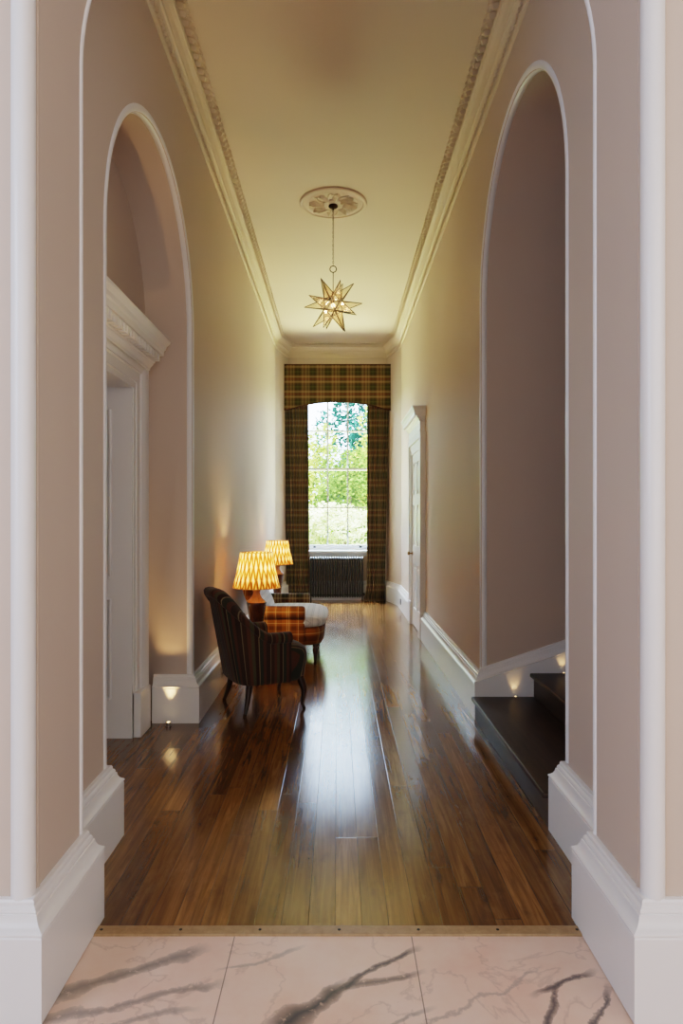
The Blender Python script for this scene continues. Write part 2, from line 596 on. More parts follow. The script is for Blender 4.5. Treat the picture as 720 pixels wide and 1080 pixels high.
# ------------------------------------------------------------------ room shell
# floors
bm = bmesh.new()
add_box(bm, -1.9, 3.3, 2.33, 11.9, -0.12, 0.0)
struct(obj('floor', bm, make_floor_mat()))
bm = bmesh.new()
add_box(bm, -3.2, 3.2, -3.3, 2.285, -0.12, -0.004)
struct(obj('floor_hall', bm, make_marble_mat()))
M_thresh = wood_solid('pale_oak_threshold', (146, 114, 78), (172, 140, 102), 0.4)
root = structure_root('trim_threshold', 'pale oak threshold strip between the marble and the floorboards', 'threshold')
obj('strip', bev_box(-0.90, 0.90, 2.285, 2.335, -0.03, 0.004, 0.003), M_thresh, root)
for k in range(7):
    bm = bmesh.new()
    add_lathe(bm, [(0.0055, 0.0), (0.0055, 0.0018), (0.002, 0.0022)], 10, -0.80+0.268*k, 2.31, 0.0035)
    obj('screw_head', bm, M_black, root)

# corridor side walls
bm = bmesh.new()
arch_face(bm, PB, CL0[1], ZC, LN, LF, LSP, lambda s, z: (-XW, s, z))
arch_soffit(bm, LN, LF, LSP, lambda s, z: (-XW, s, z), lambda s, z: (XD, s, z))
# back of the recess with the door opening
LDN, LDF, LDZ = 3.31, 4.33, 2.22
def rb(s, z): return (XD, s, z)
for p in (((LN, 0), (LDN, 0), (LDN, LDZ), (LN, LDZ)), ((LDF, 0), (LF, 0), (LF, LDZ), (LDF, LDZ)),
          ((LN, LDZ), (LF, LDZ), (LF, LSP), (LN, LSP))):
    add_quad(bm, [rb(*i) for i in p])
bm.faces.new([bm.verts.new(rb(*i)) for i in arch_pts(LN, LF, LSP)])
struct(obj('wall_left', weld(bm), M_wall, smooth=30))

bm = bmesh.new()
arch_face(bm, PB, CR0[1], ZC, RN, RF, RSP, lambda s, z: (XW, s, z))
arch_soffit(bm, RN, RF, RSP, lambda s, z: (XW, s, z), lambda s, z: (XS, s, z))
P = arch_pts(RN, RF, RSP)
bm.faces.new([bm.verts.new((XS, s, z)) for s, z in [(RN, 0)]+P+[(RF, 0)]])
struct(obj('wall_right', weld(bm), M_wall, smooth=30))

# end wall, canted corners, window opening
WX0, WX1, WZ0, WZ1 = -0.62, 0.61, 0.82, 3.62
bm = bmesh.new()
add_quad(bm, [(CL0[0], CL0[1], 0), (CL[0], CL[1], 0), (CL[0], CL[1], ZC), (CL0[0], CL0[1], ZC)])
add_quad(bm, [(CR0[0], CR0[1], 0), (CR[0], CR[1], 0), (CR[0], CR[1], ZC), (CR0[0], CR0[1], ZC)])
def ew(s, z): return (s, YE, z)
for p in (((CL[0], 0), (WX0, 0), (WX0, ZC), (CL[0], ZC)), ((WX1, 0), (CR[0], 0), (CR[0], ZC), (WX1, ZC)),
          ((WX0, 0), (WX1, 0), (WX1, WZ0), (WX0, WZ0)), ((WX0, WZ1), (WX1, WZ1), (WX1, ZC), (WX0, ZC))):
    add_quad(bm, [ew(*i) for i in p])
YO = 11.90
R4 = [(WX0, WZ0), (WX1, WZ0), (WX1, WZ1), (WX0, WZ1)]
for i in range(4):
    a, b = R4[i], R4[(i+1) % 4]
    add_quad(bm, [(a[0], YE, a[1]), (b[0], YE, b[1]), (b[0], YO, b[1]), (a[0], YO, a[1])])
# outer face of the house wall
for p in (((-3, -0.4), (WX0, -0.4), (WX0, 5), (-3, 5)), ((WX1, -0.4), (3, -0.4), (3, 5), (WX1, 5)),
          ((WX0, -0.4), (WX1, -0.4), (WX1, WZ0), (WX0, WZ0)), ((WX0, WZ1), (WX1, WZ1), (WX1, 5), (WX0, 5))):
    add_quad(bm, [(i[0], YO, i[1]) for i in p])
struct(obj('wall_end', weld(bm), M_wall))

# ceiling of the corridor
bm = bmesh.new()
add_box(bm, -1.05, 1.05, PB-0.02, 11.95, ZC, ZC+0.15)
struct(obj('ceiling', bm, M_ceil))

# portal wall between the marble hall and the corridor
ZH = 4.75
bm = bmesh.new()
arch_face(bm, -3.2, 3.2, ZH, -PX, PX, PSP, lambda s, z: (s, PF, z))
arch_face(bm, -3.2, 3.2, ZH, -PX, PX, PSP, lambda s, z: (s, PB, z))
arch_soffit(bm, -PX, PX, PSP, lambda s, z: (s, PF, z), lambda s, z: (s, PB, z))
struct(obj('wall_front', weld(bm), M_wall, smooth=30))
# hall behind the camera
for nm, b in (('wall_hall_left', (-3.3, -3.2, -3.3, PF, 0, ZH)), ('wall_hall_right', (3.2, 3.3, -3.3, PF, 0, ZH)),
              ('wall_hall_back', (-3.3, 3.3, -3.4, -3.3, 0, ZH))):
    bm = bmesh.new()
    add_box(bm, *b)
    struct(obj(nm, bm, M_wall))
bm = bmesh.new()
add_box(bm, -3.3, 3.3, -3.4, PB, ZH, ZH+0.1)
struct(obj('ceiling_hall', bm, M_ceil))

# ---- baseboards
SK = [(0.0, 0.322), (0.016, 0.322), (0.020, 0.316), (0.021, 0.306), (0.027, 0.301), (0.030, 0.293), (0.029, 0.288), (0.034, 0.286),
      (0.037, 0.272), (0.043, 0.261), (0.052, 0.253), (0.056, 0.251), (0.060, 0.247), (0.060, 0.242), (0.055, 0.238), (0.058, 0.234), (0.058, 0.0), (0.0, 0.0)]
def board(name, path, i0=0, i1=None):
    return struct(obj(name, sweep(path, SK, i0, i1), M_trim, smooth=24))
board('baseboard_left', [(-3.2, PF), (-PX, PF), (-PX, PB), (-XW, PB), (-XW, LN), (-1.22, LN)])
loop = [(-1.262, LF), (-XW, LF), CL0, CL, CR, CR0, (XW, 9.10)]
board('baseboard_left', loop, 0, 3)
board('baseboard_end', loop, 3, 4)
board('baseboard_right', loop, 4, 6)
rp = [(XW, 7.80), (XW, RF), (XS, RF)]
board('baseboard_right', rp, 0, 1)
board('baseboard_right', [(1.22, RN), (XW, RN), (XW, PB), (PX, PB), (PX, PF), (3.2, PF)])
# the skirting that climbs beside the stairs
bm = sweep(rp, SK, 1, 2)
for v in bm.verts:
    if v.co.z > 0.2:
        v.co.z += 0.012+0.335*max(0.0, v.co.x-0.955)
struct(obj('baseboard_stair', bm, M_trim, smooth=24))

# ---- plaster beads round the arches
def bead(name, pts, r, n=10):
    bm = bmesh.new()
    add_tube(bm, pts, r, n)
    return struct(obj(name, bm, M_trim, smooth=60))
def arch_line(a, b, sp, z0, fn):
    return [fn(a, z0)]+[fn(a, z0+(sp-z0)*k/6) for k in range(1, 6)]+[fn(*p) for p in arch_pts(a, b, sp, 56)]+[fn(b, sp-(sp-z0)*k/6) for k in range(1, 6)]+[fn(b, z0)]
bead('trim_portal_front_bead', arch_line(-PX-0.025, PX+0.025, PSP, 0.315, lambda s, z: (s, PF+0.014, z)), 0.033, 18)
bead('trim_portal_back_bead', arch_line(-PX-0.008, PX+0.008, PSP, 0.315, lambda s, z: (s, PB-0.006, z)), 0.015, 12)
bead('trim_left_arch_bead', arch_line(LN-0.021, LF+0.021, LSP, 0.315, lambda s, z: (-XW-0.021, s, z)), 0.028, 14)
bead('trim_right_arch_bead', arch_line(RN-0.021, RF+0.021, RSP, 0.33, lambda s, z: (XW+0.021, s, z)), 0.028, 14)
# quirk fillets beside the big front bead
for s in (-1, 1):
    bm = bmesh.new()
    add_box(bm, *sorted((s*(PX-0.004), s*(PX+0.01))), PF+0.046, PF+0.056, 0.315, PSP)
    struct(obj('trim_portal_fillet', bm, M_wall))

# ---- cornice
CP = [(0.0, 4.095), (0.016, 4.095), (0.020, 4.105), (0.020, 4.118), (0.012, 4.124), (0.014, 4.150), (0.024, 4.175), (0.034, 4.186), (0.044, 4.188),
      (0.048, 4.198), (0.046, 4.208), (0.052, 4.214), (0.064, 4.236), (0.082, 4.252), (0.090, 4.254), (0.092, 4.264), (0.086, 4.270), (0.092, 4.276),
      (0.094, 4.282), (0.066, 4.286), (0.066, 4.314), (0.128, 4.316), (0.130, 4.318), (0.130, ZC+0.01), (0.0, ZC+0.01)]
cpath = [(-XW, PB-0.01), CL0, CL, CR, CR0, (XW, PB-0.01)]
bm = sweep(cpath, CP)
# enrichment: leaf-and-dart drops under the ceiling bed and a row of fine beads lower down
def walk(path, off, step):
    out = []
    for (a, b) in zip(path[:-1], path[1:]):
        L = math.hypot(b[0]-a[0], b[1]-a[1])
        ux, uy = (b[0]-a[0])/L, (b[1]-a[1])/L
        n = int(L/step)
        for k in range(n):
            s = (k+0.5)*L/n
            out.append((a[0]+ux*s+uy*off, a[1]+uy*s-ux*off, ux, uy))
    return out
def leaf(bm, x, y, ux, uy, z, w, h, d):
    nx, ny = uy, -ux
    def p(a, c, b): return (x+ux*a+nx*c, y+uy*a+ny*c, z+b)
    v = [bm.verts.new(p(*q)) for q in ((-w, 0, h), (w, 0, h), (w*0.8, d, h*0.4), (-w*0.8, d, h*0.4), (-w*0.25, d*0.7, -h), (w*0.25, d*0.7, -h), (-w*0.5, -d*0.5, -h*0.4), (w*0.5, -d*0.5, -h*0.4))]
    for q in ((0, 1, 2, 3), (3, 2, 5, 4), (4, 5, 7, 6), (0, 3, 4, 6), (1, 7, 5, 2)):
        bm.faces.new([v[i] for i in q])
for x, y, ux, uy in walk(cpath, 0.094, 0.072):
    leaf(bm, x, y, ux, uy, 4.297, 0.019, 0.016, 0.034)
for x, y, ux, uy in walk(cpath, 0.132, 0.072):
    leaf(bm, x, y, ux, uy, 4.318, 0.022, 0.010, 0.014)
for x, y, ux, uy in walk(cpath, 0.020, 0.045):
    leaf(bm, x, y, ux, uy, 4.140, 0.015, 0.012, 0.010)
struct(obj('trim_cornice', bm, M_cornice))

# ------------------------------------------------------------------ window at the end of the corridor
win = structure_root('window_1', 'tall white sash window with small panes at the end of the corridor', 'window', (0, 0, 0))
YW = 11.70
bm = bmesh.new()
add_box(bm, WX0, WX0+0.07, YW-0.05, YW+0.09, WZ0, WZ1)
add_box(bm, WX1-0.07, WX1, YW-0.05, YW+0.09, WZ0, WZ1)
add_box(bm, WX0+0.07, WX1-0.07, YW-0.05, YW+0.09, WZ1-0.06, WZ1)
add_box(bm, WX0+0.07, WX1-0.07, YW-0.05, YW+0.09, WZ0, WZ0+0.03)
obj('window_frame', bm, M_winframe, win)
GX0, GX1 = WX0+0.07, WX1-0.07
def sash(z0, z1, yc, rows, bot, top, nm):
    bm = bmesh.new()
    add_box(bm, GX0, GX0+0.028, yc-0.02, yc+0.02, z0, z1)
    add_box(bm, GX1-0.028, GX1, yc-0.02, yc+0.02, z0, z1)
    add_box(bm, GX0+0.028, GX1-0.028, yc-0.02, yc+0.02, z0, z0+bot)
    add_box(bm, GX0+0.028, GX1-0.028, yc-0.02, yc+0.02, z1-top, z1)
    s = obj('sash', bm, M_winframe, win)
    xa, xb, za, zb = GX0+0.028, GX1-0.028, z0+bot, z1-top
    bm = bmesh.new()
    for k in (1, 2):
        xc = xa+(xb-xa)*k/3
        add_box(bm, xc-0.013, xc+0.013, yc-0.024, yc+0.018, za, zb)
    for k in range(1, rows):
        zc = za+(zb-za)*k/rows
        add_box(bm, xa, xb, yc-0.023, yc+0.017, zc-0.012, zc+0.012)
    obj('glazing_bar', bm, M_winframe, s)
    bm = bmesh.new()
    add_quad(bm, [(xa, yc, za), (xb, yc, za), (xb, yc, zb), (xa, yc, zb)])
    obj('pane', bm, M_glass, s)
    return s
low = sash(0.85, 2.235, YW-0.005, 2, 0.075, 0.035, 'lower')
up = sash(2.20, 3.56, YW+0.045, 2, 0.035, 0.05, 'upper')
for x in (-0.40, 0.385):
    bm = bev_box(x-0.022, x+0.022, YW-0.05, YW-0.024, 0.875, 0.905, 0.005)
    obj('sash_lift', bm, M_black, low)
obj('window_sill', bev_box(WX0, WX1, 11.49, YW-0.05, 0.795, 0.835, 0.006), M_winframe, win)
obj('sill_apron', bev_box(WX0+0.02, WX1-0.02, 11.545, 11.575, 0.74, 0.795, 0.004), M_winframe, win)
# inner linings
for x in (WX0-0.012, WX1):
    obj('window_lining', bev_box(x, x+0.012, 11.50, 11.66, 0.835, 3.6, 0.003), M_winframe, win)

# ------------------------------------------------------------------ doors
# door on the right, surface level with the wall
d1 = structure_root('door_1', 'white panelled door with moulded architrave and cornice on the right wall', 'door', (0, 0, 0))
DN, DF, DH = 7.98, 8.92, 2.20
AX = 0.945
ap = [(0.0, 0.0), (0.0, 0.0)]
bm = bmesh.new()
for (a, b) in ((7.80, DN), (DF, 9.10)):
    add_box(bm, AX+0.012, XW, a, b, 0.0, DH+0.18)
add_box(bm, AX+0.012, XW, DN, DF, DH, DH+0.18)
obj('architrave', bm, M_trim, d1)
bm = bmesh.new()
for (a, b) in ((7.795, 7.86), (9.04, 9.105)):
    add_box(bm, AX-0.008, AX+0.012, a, b, 0.30, DH+0.18)
add_box(bm, AX-0.008, AX+0.012, 7.86, 9.04, DH+0.12, DH+0.18)
for (a, b) in ((7.93, DN), (DF, 8.97)):
    add_box(bm, AX+0.004, AX+0.012, a, b, 0.30, DH+0.05)
obj('architrave_moulding', bm, M_trim, d1)
for (a, b) in ((7.785, 7.985), (8.915, 9.115)):
    obj('plinth_block', bev_box(AX-0.012, XW, a, b, 0.0, 0.30, 0.004), M_trim, d1)
HC = [(0.0, 2.38), (0.010, 2.38), (0.012, 2.40), (0.004, 2.41), (0.004, 2.50), (0.014, 2.51), (0.020, 2.53), (0.040, 2.545), (0.046, 2.56),
      (0.072, 2.565), (0.074, 2.60), (0.080, 2.61), (0.084, 2.63), (0.098, 2.655), (0.10, 2.67), (-0.04, 2.675), (-0.04, 2.38)]
obj('door_cornice', sweep([(XW, 9.06), (AX, 9.06), (AX, 7.86), (XW, 7.86)], HC), M_trim, d1)
bm = bmesh.new()
XL = 0.985
add_box(bm, XL, XW+0.002, DN, DF, 0.012, DH)
leaf_o = obj('door_leaf', bm, M_trim, d1)
bm = bmesh.new()
yc = (DN+DF)/2
ST = 0.115
cols = [(DN, DN+ST), (yc-0.045, yc+0.045), (DF-ST, DF)]
for a, b in cols:
    add_box(bm, XL-0.014, XL, a, b, 0.012, DH)
rails = [(0.012, 0.24), (0.80, 1.04), (1.55, 1.68), (2.08, DH)]
for a, b in rails:
    for (ya, yb) in ((DN+ST, yc-0.045), (yc+0.045, DF-ST)):
        add_box(bm, XL-0.014, XL, ya, yb, a, b)
obj('stile_and_rail', bm, M_trim, leaf_o)
for (za, zb) in ((0.24, 0.80), (1.04, 1.55), (1.68, 2.08)):
    for (ya, yb) in ((DN+ST, yc-0.045), (yc+0.045, DF-ST)):
        obj('raised_panel', bev_box(XL-0.010, XL+0.001, ya+0.045, yb-0.045, za+0.045, zb-0.045, 0.008), M_trim, leaf_o)
bm = bmesh.new()
add_lathe(bm, [(0.026, 0), (0.026, 0.006), (0.010, 0.010), (0.009, 0.035), (0.020, 0.042), (0.027, 0.055), (0.022, 0.068), (0.006, 0.073)], 20)
bmesh.ops.rotate(bm, verts=bm.verts, cent=(0, 0, 0), matrix=Matrix.Rotation(-PI/2, 3, 'Y'))
bmesh.ops.translate(bm, verts=bm.verts, vec=(XL-0.014, DF-0.06, 0.93))
obj('door_handle', bm, M_brass, leaf_o, smooth=50)
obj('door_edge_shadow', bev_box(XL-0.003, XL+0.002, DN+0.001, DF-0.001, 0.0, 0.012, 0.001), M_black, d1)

# door in the left arch: deep panelled lining, architrave and dentilled cornice
d2 = structure_root('door_2', 'white doorcase with dentil cornice and deep panelled lining inside the left arch', 'door', (0, 0, 0))
XB = -1.86
bm = bmesh.new()
for (a, b) in ((LDN-0.03, LDN), (LDF, LDF+0.03)):
    add_box(bm, XB, XD-0.001, a, b, 0.0, LDZ)
add_box(bm, XB, XD-0.001, LDN-0.03, LDF+0.03, LDZ, LDZ+0.03)
obj('jamb_lining', bm, M_trim, d2)
# moulded panel frames on the linings
bm = bmesh.new()
for s, yy in ((-1, LDF), (1, LDN)):
    y0, y1 = sorted((yy, yy+s*0.014))
    for (xa, xb, za, zb) in ((XB, -1.76, 0.0, LDZ), (-1.44, XD+0.02, 0.0, LDZ), (-1.76, -1.44, 0.0, 0.25), (-1.76, -1.44, 0.88, 1.02), (-1.76, -1.44, 2.08, LDZ)):
        add_box(bm, xa, xb, y0, y1, za, zb)
obj('lining_frame', bm, M_trim, d2)
for s, yy in ((-1, LDF), (1, LDN)):
    for za, zb in ((0.25, 0.88), (1.02, 2.08)):
        y0, y1 = sorted((yy-s*0.001, yy+s*0.008))
        lp_ = obj('lining_panel', bev_box(-1.735, -1.465, y0, y1, za+0.03, zb-0.03, 0.004), M_trim, d2)
        bm = bmesh.new()
        yb_ = yy+s*0.010
        for q0, q1 in (((-1.76, za), (-1.44, za)), ((-1.44, za), (-1.44, zb)), ((-1.44, zb), (-1.76, zb)), ((-1.76, zb), (-1.76, za))):
            add_tube(bm, [(q0[0], yb_, q0[1]), (q1[0], yb_, q1[1])], 0.013, 10)
        obj('panel_moulding', bm, M_trim, lp_, smooth=60)
# door leaf, closed at the back of the lining
dl = obj('door_leaf', bev_box(XB-0.045, XB, LDN, LDF, 0.008, LDZ, 0.003), M_trim, d2)
bm = bmesh.new()
for a, b in ((LDN, LDN+0.12), (3.775, 3.865), (LDF-0.12, LDF)):
    add_box(bm, XB, XB+0.013, a, b, 0.008, LDZ)
for a, b in ((0.008, 0.25), (0.80, 1.0), (2.08, LDZ)):
    for ya, yb in ((LDN+0.12, 3.775), (3.865, LDF-0.12)):
        add_box(bm, XB, XB+0.013, ya, yb, a, b)
obj('stile_and_rail', bm, M_trim, dl)
bm = bmesh.new()
add_lathe(bm, [(0.026, 0), (0.026, 0.006), (0.010, 0.010), (0.009, 0.035), (0.027, 0.055), (0.022, 0.068), (0.006, 0.073)], 20)
bmesh.ops.rotate(bm, verts=bm.verts, cent=(0, 0, 0), matrix=Matrix.Rotation(PI/2, 3, 'Y'))
bmesh.ops.translate(bm, verts=bm.verts, vec=(XB+0.013, LDN+0.06, 0.93))
obj('door_handle', bm, M_brass, dl, smooth=50)
# stepped architrave as a mitred frame round the opening (profile: distance from the opening, projection)
AP = [(0.0, 0.0), (0.0, 0.026), (0.035, 0.026), (0.040, 0.034), (0.048, 0.030), (0.105, 0.034), (0.112, 0.044), (0.122, 0.040), (0.140, 0.052),
      (0.175, 0.064), (0.205, 0.064), (0.21, 0.0)]
def architrave(y0, y1, zt, xb, sgn):
    bm = bmesh.new()
    rings = []
    for (py, pz, my, mz) in ((y0, 0.0, -1, 0), (y0, zt, -1, 1), (y1, zt, 1, 1), (y1, 0.0, 1, 0)):
        rings.append([bm.verts.new((xb+sgn*h, py+my*d, pz+mz*d)) for d, h in AP])
    for i in range(3):
        for k in range(len(AP)-1):
            bm.faces.new((rings[i][k], rings[i][k+1], rings[i+1][k+1], rings[i+1][k]))
    bm.faces.new(rings[0])
    bm.faces.new(rings[3])
    return bm
obj('architrave', architrave(LDN, LDF, LDZ, XD, 1), M_trim, d2, smooth=25)
for a, b in ((LDN-0.225, LDN+0.0), (LDF-0.0, LDF+0.225)):
    obj('plinth_block', bev_box(XD, XD+0.072, a, b, 0.0, 0.285, 0.005), M_trim, d2)
HL = [(0.0, 2.425), (0.012, 2.425), (0.014, 2.44), (0.020, 2.45), (0.030, 2.465), (0.032, 2.475), (0.040, 2.48), (0.040, 2.53), (0.050, 2.532),
      (0.085, 2.536), (0.088, 2.57), (0.096, 2.578), (0.102, 2.60), (0.120, 2.625), (0.124, 2.64), (-0.06, 2.65), (-0.06, 2.425)]
hp = [(XD, LDN-0.18), (XD+0.062, LDN-0.18), (XD+0.062, LDF+0.18), (XD, LDF+0.18)]
DZ = -0.055
HL = [(d, z+DZ) for d, z in HL]
hc = obj('door_cornice', sweep(hp, HL), M_trim, d2, smooth=20)
bm = bmesh.new()
n = 24
for k in range(n):
    y = LDN-0.20+(LDF-LDN+0.40)*(k+0.5)/n
    add_box(bm, XD+0.062+0.036, XD+0.062+0.080, y-0.017, y+0.017, 2.483+DZ, 2.530+DZ)
obj('dentil_course', bm, M_trim, hc)

# ------------------------------------------------------------------ staircase
stairs = thing('staircase', 'dark stained wooden stairs rising to the right through the right arch', 'stairs', (0.945, 3.9, 0))
Y0, Y1 = 3.062-3.9, 4.710-3.9
rise, g1, g = 0.162, 0.405, 0.29
x = 0.0
for k in range(6):
    go = g1 if k == 0 else g
    z = rise*(k+1)
    st_ = bpy.data.objects.new('step', None)
    link(st_, stairs)
    obj('riser', bev_box(x, x+0.03, Y0, Y1, z-rise, z-0.026, 0.002), M_stair, st_)
    bm = bev_box(x-0.028, x+go+0.01, Y0, Y1, z-0.028, z, 0.009, 4)
    obj('tread', bm, M_stair, st_, smooth=50)
    x += go
for k in range(5):
    pass

# ------------------------------------------------------------------ small fittings
def uplight(loc, label, energy, aim, spot=46, blend=0.9, r=0.016, h=0.028):
    t = thing('floor_uplight', label, 'uplight', loc, 0, 'small recessed uplights')
    bm = bmesh.new()
    add_lathe(bm, [(r*1.25, 0), (r*1.25, 0.004), (r, 0.006), (r, h), (r*0.82, h), (r*0.82, h-0.006)], 20)
    obj('housing', bm, M_steel, t, smooth=40)
    bm = bmesh.new()
    add_lathe(bm, [(r*0.8, h-0.008), (r*0.8, h-0.005)], 20)
    obj('lens', bm, M_led, t)
    li = bpy.data.lights.new('uplight_beam', 'SPOT')
    li.energy = energy
    li.color = (1.0, 0.58, 0.22)
    li.spot_size = math.radians(spot)
    li.spot_blend = blend
    li.shadow_soft_size = 0.008
    o = bpy.data.objects.new('uplight_beam', li)
    link(o, t)
    o.location = (0, 0, h+0.004)
    o.rotation_euler = Vector(aim).to_track_quat('-Z', 'Y').to_euler()
    return t
uplight((-1.135, 4.572, 0), 'small steel floor uplight glowing at the skirting inside the left arch', 26.0, (0, 0.12, 1), 36, 1.0)
uplight((-0.875, 5.72, 0), 'floor uplight against the left skirting behind the striped armchair', 45.0, (-0.13, 0, 1), 30)
uplight((-0.875, 7.95, 0), 'floor uplight against the left skirting beyond the plaid armchair', 40.0, (-0.13, 0, 1), 30)
uplight((-1.05, 3.05, 0), 'floor uplight hidden at the near jamb of the left arch', 40.0, (-0.06, 0.05, 1), 50)
uplight((1.215, 4.675, rise), 'tiny uplight set in the lowest stair tread', 0.35, (0, 0.35, 1), 60, 0.9, 0.011, 0.010)
uplight((1.545, 4.675, 2*rise), 'tiny uplight set in the second stair tread', 0.35, (0, 0.35, 1), 60, 0.9, 0.011, 0.010)

def socket(loc, rotz, label, mat, slots):
    t = thing('wall_socket', label, 'socket', loc, rotz)
    obj('face_plate', bev_box(-0.008, 0.0, -0.043, 0.043, -0.043, 0.043, 0.003), mat, t)
    for y, z in slots:
        obj('socket_slot', bev_box(-0.010, -0.006, y-0.006, y+0.006, z-0.01, z+0.01, 0.001), M_black, t)
    return t
socket((0.942, 10.25, 0.13), 0, 'dark socket on the right skirting between window and panelled door', M_black, ((-0.018, 0), (0.018, 0)))
socket((-0.942, 5.52, 0.15), PI, 'white socket on the left skirting behind the striped armchair', M_socket, ((-0.02, -0.01), (0.02, -0.01), (0, 0.018)))

# ------------------------------------------------------------------ pelmet, curtains, radiator
UVN = 'UVMap'
def panel_uv(bm, uv, grid, uvs, mi=0):
    for i in range(len(grid)-1):
        for k in range(len(grid[0])-1):
            f = bm.faces.new((grid[i][k], grid[i][k+1], grid[i+1][k+1], grid[i+1][k]))
            f.material_index = mi
            for lp, q in zip(f.loops, (uvs[i][k], uvs[i][k+1], uvs[i+1][k+1], uvs[i+1][k])):
                lp[uv].uv = q
pel = thing('pelmet', 'deep tartan pelmet with arched lower edge above the end window', 'pelmet', (0, 0, 0))
px0, px1, pyf, pyb, pzt = -0.895, 0.888, 11.36, 11.54, 3.94
def pel_bottom(x):
    a = abs((x-(px0+px1)/2)/((px1-px0)/2))
    return 3.315-0.155*a**2.1 if a < 0.93 else 3.315-0.155*0.93**2.1-0.0
bm = bmesh.new()
uv = bm.loops.layers.uv.new(UVN)
N = 40
g_, u_ = [], []
for j in range(2):
    row, ur = [], []
    for k in range(N+1):
        xx = px0+(px1-px0)*k/N
        z = pzt if j == 0 else pel_bottom(xx)
        row.append(bm.verts.new((xx, pyf, z)))
        ur.append((xx+0.03, z+0.05))
    g_.append(row)
    u_.append(ur)
panel_uv(bm, uv, g_, u_)
for xx in (px0, px1):
    yb = pyb-0.09
    vs = [(xx, pyf, pzt), (xx, yb, pzt), (xx, yb, pel_bottom(xx)), (xx, pyf, pel_bottom(xx))]
    f = add_quad(bm, vs)
    for lp in f.loops:
        lp[uv].uv = (lp.vert.co.y, lp.vert.co.z)
f = add_quad(bm, [(px0, pyf, pzt), (px1, pyf, pzt), (px1, pyb-0.09, pzt), (px0, pyb-0.09, pzt)])
bmesh.ops.remove_doubles(bm, verts=bm.verts, dist=0.0005)
obj('valance', bm, M_curtain, pel)
# piping along the edges
bm = bmesh.new()
add_tube(bm, [(px0+(px1-px0)*k/N, pyf-0.003, pel_bottom(px0+(px1-px0)*k/N)) for k in range(N+1)], 0.008, 8)
add_tube(bm, [(px0, pyf-0.003, pzt), (px1, pyf-0.003, pzt)], 0.006, 8)
M_pipe = paint('dark_red_piping', (62, 26, 20), 0.9)
obj('piping', bm, M_pipe, pel, smooth=60)

def curtain(xa_t, xb_t, xa_b, xb_b, label, seed, flare):
    rnd = random.Random(seed)
    bm = bmesh.new()
    uv = bm.loops.layers.uv.new(UVN)
    NX, NZ, nf = 140, 26, 8
    zt, zb = 3.42, 0.004
    ph = [rnd.uniform(-0.35, 0.35) for _ in range(nf+2)]
    def fold(s, t):
        xa = xa_t+(xa_b-xa_t)*t
        xb = xb_t+(xb_b-xb_t)*t
        w = s*nf
        i = int(w)
        off = ph[i]*(1-(w-i))+ph[i+1]*(w-i)
        am = 0.044+0.012*math.sin(3.1*s+seed)
        y = 11.405+am*2.3*(1-abs(math.cos(PI*(w+off*0.5)))**0.75)+0.005*math.sin(5*t+9*s)
        x = xa+(xb-xa)*s
        if flare and t > 0.94:
            x += flare*(t-0.94)/0.06*0.05*(1-s)
        return x, y
    arcs = [0.0]
    for k in range(1, NX+1):
        a, b = fold((k-1)/NX, 0.5), fold(k/NX, 0.5)
        arcs.append(arcs[-1]+math.hypot(b[0]-a[0], b[1]-a[1]))
    grid, uvs = [], []
    for j in range(NZ+1):
        t = j/NZ
        z = zt+(zb-zt)*t
        row, ur = [], []
        for k in range(NX+1):
            x, y = fold(k/NX, t)
            row.append(bm.verts.new((x, y, z)))
            ur.append((arcs[k]+seed*0.07, z+0.02))
        grid.append(row)
        uvs.append(ur)
    panel_uv(bm, uv, grid, uvs)
    o = obj('curtain', bm, M_curtain, smooth=80)
    so = o.modifiers.new('cloth_thickness', 'SOLIDIFY')
    so.thickness = 0.004
    return tag(o, label, 'curtain', 'tartan curtains at the end window')
curtain(-0.888, -0.495, -0.855, -0.475, 'full length tartan curtain hanging on the left of the end window', 1, 0)
curtain(0.488, 0.85, 0.482, 0.775, 'full length tartan curtain hanging on the right of the end window', 4, -1)

rad = thing('radiator', 'dark cast iron column radiator under the end window', 'radiator', (-0.014, 11.43, 0))
first = None
NS = 22
for k in range(NS):
    x = -0.440+0.0410*k
    if first is None:
        bm = bmesh.new()
        for y in (-0.035, 0.035):
            add_tube(bm, [(0, y, 0.07), (0, y, 0.10), (0, y, 0.36), (0, y, 0.66), (0, y, 0.70)], [0.013, 0.0155, 0.0145, 0.0155, 0.013], 10)
        add_tube(bm, [(0, -0.05, 0.075), (0, 0, 0.068), (0, 0.05, 0.075)], [0.012, 0.018, 0.012], 10)
        add_tube(bm, [(0, -0.05, 0.70), (0, -0.02, 0.722), (0, 0.02, 0.722), (0, 0.05, 0.70)], [0.013, 0.018, 0.018, 0.013], 10)
        add_tube(bm, [(-0.0205, 0, 0.09), (0.0205, 0, 0.09)], 0.014, 10)
        add_tube(bm, [(-0.0205, 0, 0.69), (0.0205, 0, 0.69)], 0.014, 10)
        first = obj('section', bm, M_iron, rad, smooth=50)
        first.location = (x, 0, 0)
    else:
        c = first.copy()
        COL.objects.link(c)
        c.parent = rad
        c.location = (x, 0, 0)
for x in (-0.440, 0.421):
    for y in (-0.035, 0.035):
        bm = bmesh.new()
        add_tube(bm, [(x, y, 0.07), (x, y*1.15, 0.03), (x, y*1.3, 0.0)], [0.014, 0.010, 0.016], 10)
        obj('foot', bm, M_iron, rad, smooth=50)
bm = bmesh.new()
add_tube(bm, [(0.43, 0, 0.09), (0.445, 0, 0.09), (0.450, 0, 0.08), (0.450, 0, 0.0)], 0.009, 8)
vp = obj('supply_pipe', bm, M_steel, rad, smooth=50)
bm = bmesh.new()
